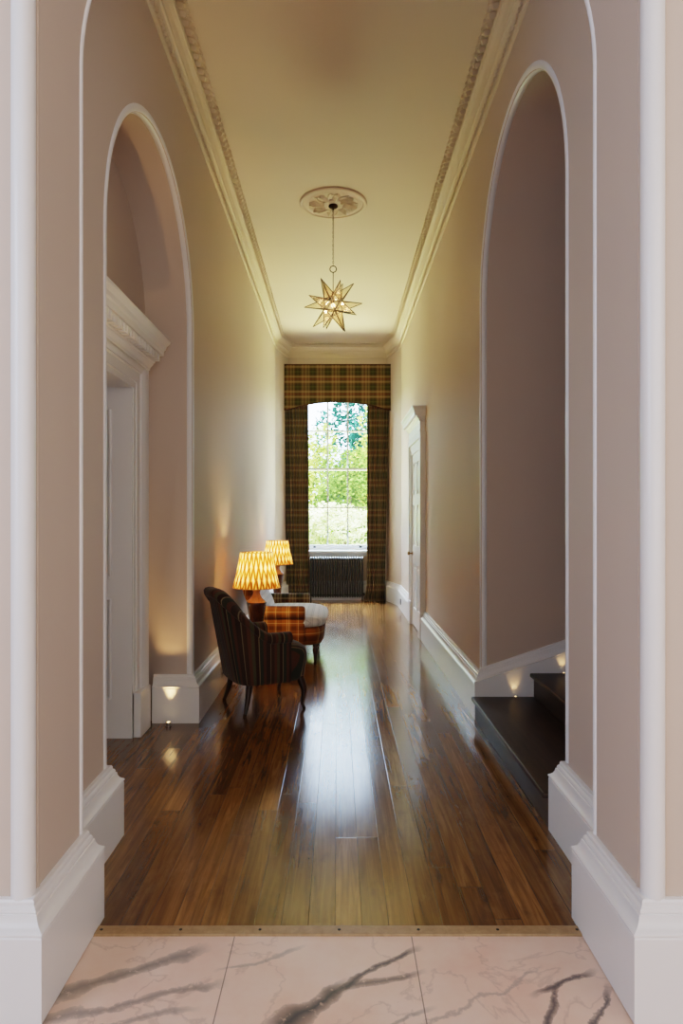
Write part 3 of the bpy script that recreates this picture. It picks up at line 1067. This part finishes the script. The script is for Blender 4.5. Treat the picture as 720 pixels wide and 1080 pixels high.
add_lathe(bm, [(0.012, 0), (0.016, 0.01), (0.016, 0.04), (0.010, 0.045)], 14, 0.450, 0, 0.085)
obj('valve', bm, M_black, rad, smooth=40)

# ------------------------------------------------------------------ ceiling rose and star pendant
PXC, PYC = -0.045, 6.37
rose = thing('ceiling_rose', 'round white plaster ceiling rose with leaf ornament above the star lantern', 'ceiling rose', (PXC, PYC, ZC))
bm = bmesh.new()
add_lathe(bm, [(0.31, 0.0), (0.315, -0.008), (0.305, -0.018), (0.285, -0.020), (0.275, -0.012), (0.25, -0.010), (0.235, -0.016), (0.225, -0.012), (0.10, -0.010), (0.095, -0.022), (0.07, -0.028), (0.05, -0.024), (0.045, -0.02)], 64)
obj('plaster_disc', bm, M_ceil, rose, smooth=30)
for k in range(8):
    a = 2*PI*k/8+0.2
    bm = bmesh.new()
    pts = [(0.085, 0.016), (0.12, 0.034), (0.155, 0.024), (0.185, 0.034), (0.225, 0.0)]
    mid = [bm.verts.new((r*math.cos(a), r*math.sin(a), -0.040+0.05*abs(r-0.15))) for r, w in pts]
    for sgn in (-1, 1):
        ed = [bm.verts.new((r*math.cos(a)-sgn*w*math.sin(a), r*math.sin(a)+sgn*w*math.cos(a), -0.012)) for r, w in pts]
        for i in range(len(pts)-1):
            bm.faces.new((mid[i], mid[i+1], ed[i+1], ed[i]) if sgn > 0 else (mid[i+1], mid[i], ed[i], ed[i+1]))
    bmesh.ops.remove_doubles(bm, verts=bm.verts, dist=0.0001)
    lf = obj('acanthus_leaf', bm, M_cornice, rose)
    bm = bmesh.new()
    a2 = a+PI/8
    add_tube(bm, [(r*math.cos(a2+da), r*math.sin(a2+da), -0.014) for r, da in ((0.11, -0.22), (0.15, -0.1), (0.19, 0.0), (0.22, 0.12), (0.20, 0.2), (0.18, 0.12))], [0.006, 0.008, 0.009, 0.008, 0.007, 0.004], 6)
    obj('scroll', bm, M_cornice, rose, smooth=60)

M_star = metal('dark_bronze_star_frame', (66, 46, 26), 0.5)
star = thing('star_pendant', 'glass and bronze many-pointed star lantern hanging on a chain from the ceiling', 'pendant light', (PXC, PYC, 3.375))
bm = bmesh.new()
add_lathe(bm, [(0.042, 0.0), (0.044, -0.012), (0.03, -0.024), (0.008, -0.03), (0.006, -0.045)], 24, 0, 0, ZC-3.375-0.024)
obj('ceiling_cup', bm, M_star, star, smooth=40)
bm = bmesh.new()
zt, zb = ZC-3.375-0.065, 0.372
nl = 26
for k in range(nl):
    zc = zt+(zb-zt)*(k+0.5)/nl
    hl = (zt-zb)/nl*0.66
    pts = []
    for q in range(10):
        a = 2*PI*q/10
        u, w = 0.0065*math.cos(a), hl*math.sin(a)
        pts.append((u, 0, zc+w) if k % 2 == 0 else (0, u, zc+w))
    add_tube(bm, pts, 0.0018, 5, closed=True)
obj('chain', bm, M_star, star, smooth=60)
bm = bmesh.new()
add_tube(bm, [(0.030*math.cos(2*PI*q/24), 0, 0.338+0.030*math.sin(2*PI*q/24)) for q in range(24)], 0.0045, 8, closed=True)
obj('hanging_ring', bm, M_star, star, smooth=60)
bm = bmesh.new()
add_tube(bm, [(0, 0, 0.31), (0, 0, 0.12)], 0.004, 8)
obj('stem', bm, M_star, star, smooth=60)
ico = bmesh.new()
bmesh.ops.create_icosphere(ico, subdivisions=1, radius=0.100)
ico.faces.ensure_lookup_table()
rot = Matrix.Rotation(0.32, 3, 'X') @ Matrix.Rotation(0.55, 3, 'Z') @ Matrix.Rotation(0.15, 3, 'Y')
for f in list(ico.faces):
    vs = [rot @ v.co for v in f.verts]
    c = (vs[0]+vs[1]+vs[2])/3
    tip = c.normalized()*0.272
    if tip.z > 0.245:
        tip *= 0.96
    bm = bmesh.new()
    for i in range(3):
        add_quad(bm, [vs[i], vs[(i+1) % 3], tip])
    weld(bm)
    sp = obj('spike', bm, M_starglass, star)
    bm = bmesh.new()
    for i in range(3):
        add_tube(bm, [vs[i]*1.002, tip], [0.0042, 0.0032], 6)
        add_tube(bm, [vs[i]*1.002, vs[(i+1) % 3]*1.002], 0.0034, 6)
    obj('spike_frame', bm, M_star, sp, smooth=60)
ico.free()
bm = bmesh.new()
bmesh.ops.create_uvsphere(bm, u_segments=16, v_segments=10, radius=0.019)
obj('bulb', bm, M_bulb, star, smooth=60)
bm = bmesh.new()
add_tube(bm, [(0, 0, 0.02), (0, 0, 0.12)], [0.013, 0.012], 10)
obj('lamp_holder', bm, M_star, star, smooth=60)
li = bpy.data.lights.new('star_bulb_light', 'POINT')
li.energy = 5.0
li.color = (1.0, 0.66, 0.34)
li.shadow_soft_size = 0.03
link(bpy.data.objects.new('star_bulb_light', li), star)

# ------------------------------------------------------------------ table lamps and side tables
TZ = 0.365
def side_table(loc, label):
    t = thing('side_table', label, 'side table', loc, 0, 'round pedestal tables under the lamps')
    bm = bmesh.new()
    add_lathe(bm, [(0.115, 0), (0.126, 0.004), (0.130, 0.012), (0.126, 0.020), (0.12, 0.022)], 36, 0, 0, TZ-0.022)
    obj('tabletop', bm, M_mahog, t, smooth=40)
    bm = bmesh.new()
    add_lathe(bm, [(0.03, 0.09), (0.036, 0.12), (0.026, 0.16), (0.017, 0.22), (0.022, 0.28), (0.016, 0.31), (0.03, 0.36), (0.05, TZ-0.022)], 20)
    obj('column', bm, M_mahog, t, smooth=50)
    for k in range(3):
        a = 2*PI*k/3+0.4
        bm = bmesh.new()
        add_tube(bm, [(r*math.cos(a), r*math.sin(a), z) for r, z in ((0.02, 0.12), (0.06, 0.10), (0.10, 0.045), (0.13, 0.012))], [0.018, 0.015, 0.012, 0.012], 8)
        obj('foot', bm, M_mahog, t, smooth=60)
    return t

def table_lamp(loc, label, watts):
    t = thing('table_lamp', label, 'table lamp', loc, 0, 'pair of gold shaded table lamps')
    bm = bmesh.new()
    add_lathe(bm, [(0.050, 0.0), (0.056, 0.004), (0.056, 0.014), (0.048, 0.020), (0.052, 0.05), (0.064, 0.14), (0.077, 0.215), (0.085, 0.262), (0.088, 0.284), (0.085, 0.291)], 36)
    body = obj('base', bm, M_lampbase, t, smooth=40)
    bm = bmesh.new()
    add_lathe(bm, [(0.085, 0.290), (0.072, 0.305), (0.050, 0.326), (0.034, 0.352), (0.030, 0.376), (0.036, 0.392), (0.030, 0.399)], 36)
    obj('neck', bm, M_lampneck, t, smooth=50)
    bm = bmesh.new()
    add_lathe(bm, [(0.046, 0.399), (0.048, 0.403), (0.046, 0.409), (0.012, 0.413), (0.011, 0.465), (0.016, 0.467), (0.016, 0.505), (0.012, 0.509)], 24)
    obj('brass_collar', bm, M_brass, t, smooth=40)
    # gathered shade
    bm = bmesh.new()
    uv = bm.loops.layers.uv.new(UVN)
    zb, zt, r0, r1 = 0.418, 0.725, 0.205, 0.141
    seg, nz = 176, 6
    rings = []
    for j in range(nz+1):
        q = j/nz
        ring = []
        for k in range(seg):
            a = 2*PI*k/seg
            r = r0+(r1-r0)*q+0.0035*math.cos(44*a)*(1-0.5*q)-0.006*math.sin(PI*q)
            ring.append(bm.verts.new((r*math.cos(a), r*math.sin(a), zb+(zt-zb)*q)))
        rings.append(ring)
    for j in range(nz):
        for k in range(seg):
            k2 = (k+1) % seg
            f = bm.faces.new((rings[j][k], rings[j][k2], rings[j+1][k2], rings[j+1][k]))
            for lp, w in zip(f.loops, ((k/seg, j/nz), ((k+1)/seg, j/nz), ((k+1)/seg, (j+1)/nz), (k/seg, (j+1)/nz))):
                lp[uv].uv = (w[0], w[1]*0.305)
    sh = obj('lamp_shade', bm, M_shade, t, smooth=80)
    for (r, z) in ((r0, zb), (r1, zt)):
        bm = bmesh.new()
        add_tube(bm, [(r*math.cos(2*PI*q/48), r*math.sin(2*PI*q/48), z) for q in range(48)], 0.0035, 6, closed=True)
        obj('shade_trim', bm, M_brass, sh, smooth=60)
    bm = bmesh.new()
    for q in range(3):
        a = 2*PI*q/3
        add_tube(bm, [(0.01*math.cos(a), 0.01*math.sin(a), 0.485), (r1*0.99*math.cos(a), r1*0.99*math.sin(a), zt-0.008)], 0.002, 5)
    obj('shade_carrier', bm, M_brass, sh)
    bm = bmesh.new()
    bmesh.ops.create_uvsphere(bm, u_segments=16, v_segments=10, radius=0.028)
    bmesh.ops.translate(bm, verts=bm.verts, vec=(0, 0, 0.535))
    obj('bulb', bm, M_bulb, t, smooth=60)
    for zz, k in ((0.59, 0.6), (0.535, 0.4)):
        li = bpy.data.lights.new('lamp_bulb_light', 'POINT')
        li.energy = watts*k
        li.color = (1.0, 0.66, 0.32)
        li.shadow_soft_size = 0.03
        o = link(bpy.data.objects.new('lamp_bulb_light', li), t)
        o.location = (0, 0, zz)
    return t
side_table((-0.715, 5.99, 0), 'small round dark wood side table between the striped and plaid armchairs')
side_table((-0.795, 8.95, 0), 'small round dark wood side table beyond the plaid armchair')
table_lamp((-0.715, 5.99, TZ), 'lit table lamp with gold ikat shade just behind the striped armchair', 13)
table_lamp((-0.795, 8.95, TZ), 'lit table lamp with gold ikat shade farther back, nearest the curtain', 13)

# ------------------------------------------------------------------ striped tub armchair (local: forward +x, left +y)
ch1 = thing('tub_armchair', 'brown striped tub armchair with curved wooden legs, nearest the camera', 'armchair', (-0.550, 5.10, 0), math.atan2(0.445, 0.895))
def smooth01(t):
    t = max(0.0, min(1.0, t))
    return t*t*(3-2*t)
half = []
for k in range(10):
    half.append((0.10-0.18*k/9, -0.285))
for k in range(1, 25):
    a = PI/2*k/24
    # squarish quarter from the side to the centre of the back
    e = 0.62
    half.append((-0.08-0.20*(math.sin(a)**e), -0.285*(math.cos(a)**e) if k < 24 else 0.0))
plan = half+[(f, -l) for f, l in reversed(half[:-1])]
arc = [0.0]
for i in range(1, len(plan)):
    arc.append(arc[-1]+math.hypot(plan[i][0]-plan[i-1][0], plan[i][1]-plan[i-1][1]))
TOT = arc[-1]
bm = bmesh.new()
uv = bm.loops.layers.uv.new(UVN)
rows, uvs = [], []
for i, (f0, l0) in enumerate(plan):
    a = arc[i]/TOT*2
    a = a if a <= 1 else 2-a
    j0, j1 = max(i-1, 0), min(i+1, len(plan)-1)
    tx, ty = plan[j1][0]-plan[j0][0], plan[j1][1]-plan[j0][1]
    L = math.hypot(tx, ty)
    nx, ny = ty/L, -tx/L           # points outwards of the U ...
    if nx*(f0+0.0)+ny*l0 < 0 and abs(l0) > 0.05:
        nx, ny = -nx, -ny
    if abs(l0) <= 0.05:
        nx, ny = -1.0, 0.0
    w = smooth01((a-0.24)/0.60)
    h = 0.570+0.315*w
    lean, sq = 0.135*w, 0.13*w
    sec = [(0.012, 0.215), (0.0, 0.232), (-0.004, 0.30), (-0.002, h-0.10), (0.0, h-0.070), (-0.018, h-0.062), (-0.030, h-0.042), (-0.028, h-0.018), (-0.012, h-0.001),
           (0.012, h+0.006), (0.044, h+0.004), (0.072, h-0.010), (0.090, h-0.035), (0.096, h-0.075), (0.092, 0.45), (0.092, 0.30)]
    row, ur = [], []
    d = 0.0
    pq = None
    for q, (ins, z) in enumerate(sec):
        z2 = max(z, 0.215)
        tt = max(0.0, (z2-0.215)/(0.885-0.215))
        lf = f0-lean*(tt**1.15)
        ll = l0*(1-sq*tt)
        p = Vector((lf-nx*ins, ll-ny*ins, z))
        if pq is not None:
            d += (p-pq).length
        pq = p
        row.append(bm.verts.new(p))
        ur.append((arc[i]+0.04, d))
    rows.append(row)
    uvs.append(ur)
panel_uv(bm, uv, rows, uvs)
for r_, (i) in ((rows[0], 0), (rows[-1], -1)):
    f = bm.faces.new(list(r_))
    for lp in f.loops:
        lp[uv].uv = (lp.vert.co.y, lp.vert.co.z)
shell = obj('back_and_arms', bm, M_stripe, ch1, smooth=50)
# seam welts where the wings meet the back
for sgn in (-1, 1):
    bm = bmesh.new()
    i = 17 if sgn < 0 else len(plan)-1-17
    pts = [rows_co for rows_co in []]
    me = shell.data
    n_sec = len(sec)
    pts = []
    for q in range(6, 13):
        co = me.vertices[i*n_sec+q].co
        pts.append(co.copy())
    add_tube(bm, pts, 0.004, 6)
    obj('seam_welt', bm, M_stripe_seat, shell, smooth=60)
def loft(layers, nseg, plan_fn, mats_fn=None, bm=None, dome=None):
    """stack of closed outlines: layers = (z, inset), plan_fn(angle, inset) -> (x, y)"""
    bm = bm or bmesh.new()
    rings = []
    for z, ins in layers:
        rings.append([bm.verts.new((*plan_fn(2*PI*k/nseg, ins), z)) for k in range(nseg)])
    for i in range(len(rings)-1):
        for k in range(nseg):
            f = bm.faces.new((rings[i][k], rings[i][(k+1) % nseg], rings[i+1][(k+1) % nseg], rings[i+1][k]))
    bm.faces.new(rings[0])
    f = bm.faces.new(rings[-1])
    return bm
def superell(cx, cy, hx, hy, ex):
    def fn(a, ins):
        c, s = math.cos(a), math.sin(a)
        r = (abs(c)**ex+abs(s)**ex)**(-1/ex)
        return (cx+(hx-ins)*r*c, cy+(hy-ins)*r*s)
    return fn
bm = loft([(0.212, 0.03), (0.216, 0.012), (0.235, 0.002), (0.30, -0.004), (0.36, -0.012), (0.40, -0.014), (0.435, -0.004), (0.460, 0.025), (0.474, 0.07), (0.482, 0.13)], 64, superell(0.005, 0, 0.268, 0.262, 3.6))
obj('seat', bm, M_stripe_seat, ch1, smooth=60)
for s in (-1, 1):
    bm = bmesh.new()
    add_tube(bm, [(-0.185, s*0.205, 0.235), (-0.195, s*0.212, 0.16), (-0.212, s*0.225, 0.08), (-0.232, s*0.240, 0.014)], [0.025, 0.023, 0.018, 0.0125], 12)
    lg = obj('leg', bm, M_mahog, ch1, smooth=60)
    bm = bmesh.new()
    add_lathe(bm, [(0.010, 0), (0.014, 0.004), (0.014, 0.014), (0.010, 0.018)], 12, -0.234, s*0.241, 0)
    obj('castor', bm, M_castor, lg, smooth=50)
    bm = bmesh.new()
    add_tube(bm, [(0.195, s*0.215, 0.235), (0.208, s*0.225, 0.19), (0.222, s*0.236, 0.14), (0.214, s*0.234, 0.08), (0.206, s*0.231, 0.04), (0.216, s*0.240, 0.014)], [0.030, 0.028, 0.022, 0.015, 0.012, 0.012], 12)
    lg = obj('leg', bm, M_mahog, ch1, smooth=60)
    bm = bmesh.new()
    add_lathe(bm, [(0.009, 0), (0.013, 0.004), (0.013, 0.014), (0.009, 0.018)], 12, 0.217, s*0.241, 0)
    obj('castor', bm, M_castor, lg, smooth=50)

# ------------------------------------------------------------------ wide plaid armchair
ch2 = thing('plaid_armchair', 'wide rust plaid armchair with pale grey check seat beyond the striped chair', 'armchair', (-0.50, 6.98, 0))
HW = 0.60
# seat rail / apron
bm = loft([(0.186, 0.035), (0.190, 0.015), (0.21, 0.004), (0.28, -0.006), (0.34, -0.004), (0.365, 0.006), (0.37, 0.03)], 80, superell(0.02, 0, 0.345, HW-0.035, 5.0))
obj('seat_rail', bm, [M_orange_front], ch2, smooth=60)
bm = loft([(0.358, 0.03), (0.362, 0.006), (0.38, -0.008), (0.405, -0.014), (0.43, -0.006), (0.447, 0.025), (0.461, 0.08), (0.470, 0.16), (0.474, 0.24)], 80, superell(0.03, 0, 0.355, HW-0.03, 4.2))
obj('seat_cushion', bm, [M_grey], ch2, smooth=60)
def arm(s, mat):
    prof = []      # (l offset from outer face inwards, z)
    for l, z in ((0.018, 0.195), (0.008, 0.21), (0.010, 0.36), (0.020, 0.438)):
        prof.append((l, z))
    cz, cr = 0.496, 0.066
    for k in range(13):
        a = math.radians(228-k*(228+50)/12)
        prof.append((0.050-cr*math.cos(math.radians(180)-a) if False else 0.052+cr*math.cos(a), cz+cr*math.sin(a)))
    prof += [(0.108, 0.42), (0.115, 0.30)]
    bm = bmesh.new()
    stations = [(-0.30, 0.0), (-0.10, 0.0), (0.10, 0.0), (0.165, 0.0), (0.182, 0.006), (0.190, 0.016)]
    rings = []
    for f, ins in stations:
        cx = sum(p[0] for p in prof)/len(prof)
        ring = []
        for l, z in prof:
            zz = z-ins*(1 if z > 0.45 else 0)
            ll = l+ins*(1 if l < cx else -1)
            ring.append(bm.verts.new((f, s*(HW-ll), zz)))
        rings.append(ring)
    for i in range(len(rings)-1):
        for k in range(len(prof)-1):
            bm.faces.new((rings[i][k], rings[i][k+1], rings[i+1][k+1], rings[i+1][k]))
    f = bm.faces.new(rings[-1])
    bm.faces.new(rings[0])
    return obj('arm', bm, [mat], ch2, smooth=45)
arm(-1, M_orange)
arm(1, M_greenplaid)
# back: leaning slab with rolled top; grey inside, plaid outside
bm = bmesh.new()
NZb, NYb = 14, 28
outer, inner = [], []
for j in range(NZb+1):
    z = 0.20+(0.80-0.20)*j/NZb
    t = j/NZb
    fo = -0.315-0.125*smooth01((z-0.35)/0.5)**1.0
    th = 0.13+0.03*math.sin(PI*t)
    hw = (HW-0.03)*(1-0.10*smooth01((z-0.5)/0.3))
    ro, ri = [], []
    for k in range(NYb+1):
        u = -1+2*k/NYb
        e = (1-abs(u)**6)
        top = 0.0 if j < NZb else 0.0
        drop = 0.09*abs(u)**4*smooth01((z-0.5)/0.3)
        ro.append(bm.verts.new((fo+0.035*(1-e), u*hw, z-drop)))
        ri.append(bm.verts.new((fo+th*(0.35+0.65*e), u*hw, z-drop)))
    outer.append(ro)
    inner.append(ri)
def strip(A, B, mi):
    for k in range(len(A)-1):
        f = bm.faces.new((A[k], A[k+1], B[k+1], B[k]))
        f.material_index = mi
for j in range(NZb):
    strip(outer[j], outer[j+1], 0)
    strip(inner[j], inner[j+1], 1)
    for f in list(bm.faces)[-NYb:][:5]:
        f.material_index = 0
    for k in (0, NYb):
        f = bm.faces.new((outer[j][k], inner[j][k], inner[j+1][k], outer[j+1][k]))
        f.material_index = 0
# rolled top
prev = outer[-1]
for s_ in range(1, 7):
    a = PI*s_/7
    rowv = []
    for k in range(NYb+1):
        o_, i_ = outer[-1][k].co, inner[-1][k].co
        c = (o_+i_)/2
        r = (i_-o_).length/2
        rowv.append(bm.verts.new((c.x-r*math.cos(a), c.y, c.z+r*0.75*math.sin(a))))
    strip(prev, rowv, 0 if s_ < 3 else 1)
    prev = rowv
strip(prev, inner[-1], 1)
strip(outer[0], inner[0], 0)
obj('back', bm, [M_orange, M_grey_back], ch2, smooth=50)
def turned_leg():
    bm = bmesh.new()
    add_lathe(bm, [(0.024, 0.195), (0.026, 0.175), (0.018, 0.168), (0.025, 0.155), (0.027, 0.14), (0.022, 0.10), (0.016, 0.055), (0.018, 0.048), (0.013, 0.04)], 18)
    return bm
for (f, l) in ((0.285, -0.52), (0.285, 0.52), (-0.27, -0.52), (-0.27, 0.52)):
    lg = obj('leg', turned_leg(), M_mahog, ch2, smooth=50, loc=(f, l, 0))
    bm = bmesh.new()
    add_lathe(bm, [(0.010, 0.042), (0.010, 0.030), (0.014, 0.028), (0.016, 0.020), (0.016, 0.008), (0.010, 0.0)], 14)
    obj('castor', bm, M_castor, lg, smooth=50)

# ------------------------------------------------------------------ outdoors
GZ = -0.35
t = NT('sunlit_lawn')
nz = t.noise(t.coord('Object'), 1.5, 5)
t.principled(t.ramp(nz, [(0.3, lin(112, 140, 48)), (0.7, lin(160, 178, 80))]), 0.9, spec=0.1)
bm = bmesh.new()
add_box(bm, -30, 30, 11.95, 60, GZ-0.2, GZ)
struct(obj('ground', bm, t.m))
M_bark = wood_solid('tree_bark', (60, 48, 36), (96, 80, 62), 0.9)
L_lime = leaf_mat('lime_leaves', (84, 112, 36), (186, 196, 96))
L_pale = leaf_mat('pale_flowering_leaves', (130, 150, 72), (228, 226, 184))
L_mid = leaf_mat('mid_green_leaves', (46, 78, 26), (118, 148, 62))
L_teal = leaf_mat('blue_green_conifer_leaves', (22, 60, 52), (58, 112, 98))
def tree(name, label, loc, rx, ry, z0, z1, n, leaf_s, mat, seed, cat='tree'):
    rnd = random.Random(seed)
    tr = thing(name, label, cat, (loc[0], loc[1], GZ), 0, 'trees and shrubs beyond the window')
    bm = bmesh.new()
    cl = []
    for _ in range(40):
        while True:
            p = Vector((rnd.uniform(-1, 1), rnd.uniform(-1, 1), rnd.uniform(-1, 1)))
            if p.length < 1:
                break
        cl.append((p, rnd.uniform(0.22, 0.42)))
    zc, hz = (z0+z1)/2-GZ, (z1-z0)/2
    for _ in range(n):
        p, r = cl[rnd.randrange(40)]
        while True:
            d = Vector((rnd.gauss(0, 1), rnd.gauss(0, 1), rnd.gauss(0, 1)))
            if d.length > 0.2:
                break
        d = d.normalized()*r*rnd.uniform(0.6, 1.0)
        q = p+d
        c = Vector((q.x*rx, q.y*ry, zc+q.z*hz))
        if c.z < 0.02:
            continue
        a = Vector((rnd.gauss(0, 1), rnd.gauss(0, 1), rnd.gauss(0, 0.6))).normalized()
        b = a.cross(Vector((rnd.gauss(0, 1), rnd.gauss(0, 1), rnd.gauss(0, 1)))).normalized()
        s = leaf_s*rnd.uniform(0.6, 1.3)
        add_quad(bm, [c-a*s, c+b*s*0.45, c+a*s, c-b*s*0.45])
    obj('foliage', bm, mat, tr)
    bm = bmesh.new()
    add_tube(bm, [(0, 0, 0), (0.03, 0.02, zc*0.5), (-0.03, 0.0, zc+hz*0.4)], [0.10, 0.07, 0.02], 8)
    obj('trunk', bm, M_bark, tr, smooth=60)
    return tr
tree('flowering_shrub', 'pale sunlit shrub low in the end window, nearest the glass', (0.15, 15.6), 1.9, 0.9, 0.0, 1.62, 9000, 0.055, L_pale, 11, 'shrub')
tree('leafy_tree', 'mid green sunlit tree in the middle of the end window', (0.35, 18.4), 1.35, 1.0, 0.3, 3.0, 9000, 0.07, L_mid, 12)
tree('lime_tree', 'yellow green sunlit tree filling the left of the end window', (-1.35, 22.2), 1.45, 1.1, 0.2, 5.0, 11000, 0.08, L_lime, 13)
tree('lime_tree', 'yellow green sunlit tree in the right middle of the end window', (1.75, 22.2), 1.3, 1.1, 0.2, 4.6, 10000, 0.08, L_lime, 14)
tree('conifer', 'dark blue green tree high in the right of the end window', (1.1, 27.0), 1.9, 1.3, 0.2, 6.3, 13000, 0.11, L_teal, 15)
tree('conifer', 'dark green tree far back on the left outside the end window', (-3.6, 28.0), 2.2, 1.5, 0.2, 6.5, 4500, 0.12, L_mid, 16)
tree('leafy_tree', 'broad green tree far back on the right outside the end window', (7.2, 27.0), 2.0, 1.5, 0.2, 6.0, 4000, 0.12, L_mid, 17)

# ------------------------------------------------------------------ light
w = bpy.data.worlds.new('World')
scene.world = w
w.use_nodes = True
nt = w.node_tree
nt.nodes.clear()
wo = nt.nodes.new('ShaderNodeOutputWorld')
bg = nt.nodes.new('ShaderNodeBackground')
tc = nt.nodes.new('ShaderNodeTexCoord')
sx = nt.nodes.new('ShaderNodeSeparateXYZ')
cr = nt.nodes.new('ShaderNodeValToRGB')
nt.links.new(tc.outputs['Generated'], sx.inputs[0])
nt.links.new(sx.outputs[2], cr.inputs[0])
cr.color_ramp.elements[0].position = 0.0
cr.color_ramp.elements[0].color = (0.64, 0.82, 1.0, 1)
cr.color_ramp.elements[1].position = 0.6
cr.color_ramp.elements[1].color = (0.50, 0.68, 1.0, 1)
nt.links.new(cr.outputs[0], bg.inputs[0])
bg.inputs[1].default_value = 8.5
nt.links.new(bg.outputs[0], wo.inputs[0])

def area(name, loc, aim, sx_, sy_, energy, color, spread=180):
    li = bpy.data.lights.new(name, 'AREA')
    li.shape = 'RECTANGLE'
    li.size, li.size_y = sx_, sy_
    li.energy = energy
    li.color = color
    li.spread = math.radians(spread)
    o = bpy.data.objects.new(name, li)
    COL.objects.link(o)
    o.location = loc
    o.rotation_euler = (Vector(aim)-Vector(loc)).to_track_quat('-Z', 'Y').to_euler()
    return o
su = bpy.data.lights.new('sun', 'SUN')
su.energy = 24.0
su.color = (1.0, 0.95, 0.84)
su.angle = 0.01
so = bpy.data.objects.new('sun', su)
COL.objects.link(so)
so.rotation_euler = Vector((0.35, 0.75, -0.75)).to_track_quat('-Z', 'Y').to_euler()
# daylight sources outside the end window: open sky above, sunlit lawn below
area('sky_light', (0.0, 14.6, 6.4), (0, 10.6, 0.6), 5.0, 3.0, 4300, (0.74, 0.86, 1.0))
area('lawn_bounce_light', (0.0, 13.4, -0.1), (0, 10.5, 3.6), 4.0, 1.6, 1250, (0.96, 0.95, 0.48))
# marble hall daylight behind the camera; the side pair is fill added for the reveals
area('hall_daylight', (0.5, -3.0, 2.4), (0.0, 2.0, 1.6), 3.6, 2.8, 50, (1.0, 0.97, 0.94))
area('hall_side_fill', (-3.0, -0.2, 2.3), (0.9, 2.1, 1.3), 2.2, 2.6, 74, (0.54, 0.72, 1.0))
area('hall_side_fill', (3.0, -0.2, 2.3), (-0.9, 2.1, 1.3), 2.2, 2.6, 34, (0.95, 0.96, 1.0))
# guide rays through the window
po = area('window_portal', (0, 11.88, 2.2), (0, 10, 2.2), 1.2, 2.75, 1, (1, 1, 1))
po.data.cycles.is_portal = True

# ------------------------------------------------------------------ camera and view
cam = bpy.data.cameras.new('camera')
cam.sensor_fit = 'VERTICAL'
cam.sensor_height = 36.0
cam.sensor_width = 24.0
cam.lens = 24.0
cam.shift_x = 3.7/1080
cam.shift_y = 5.3/1080
cam.clip_start = 0.05
co = bpy.data.objects.new('camera', cam)
COL.objects.link(co)
co.location = (0, 0, 1.4)
co.rotation_euler = (PI/2, 0, 0)
scene.camera = co
scene.view_settings.view_transform = 'Filmic'
scene.view_settings.look = 'Medium High Contrast'
scene.view_settings.exposure = 0.68
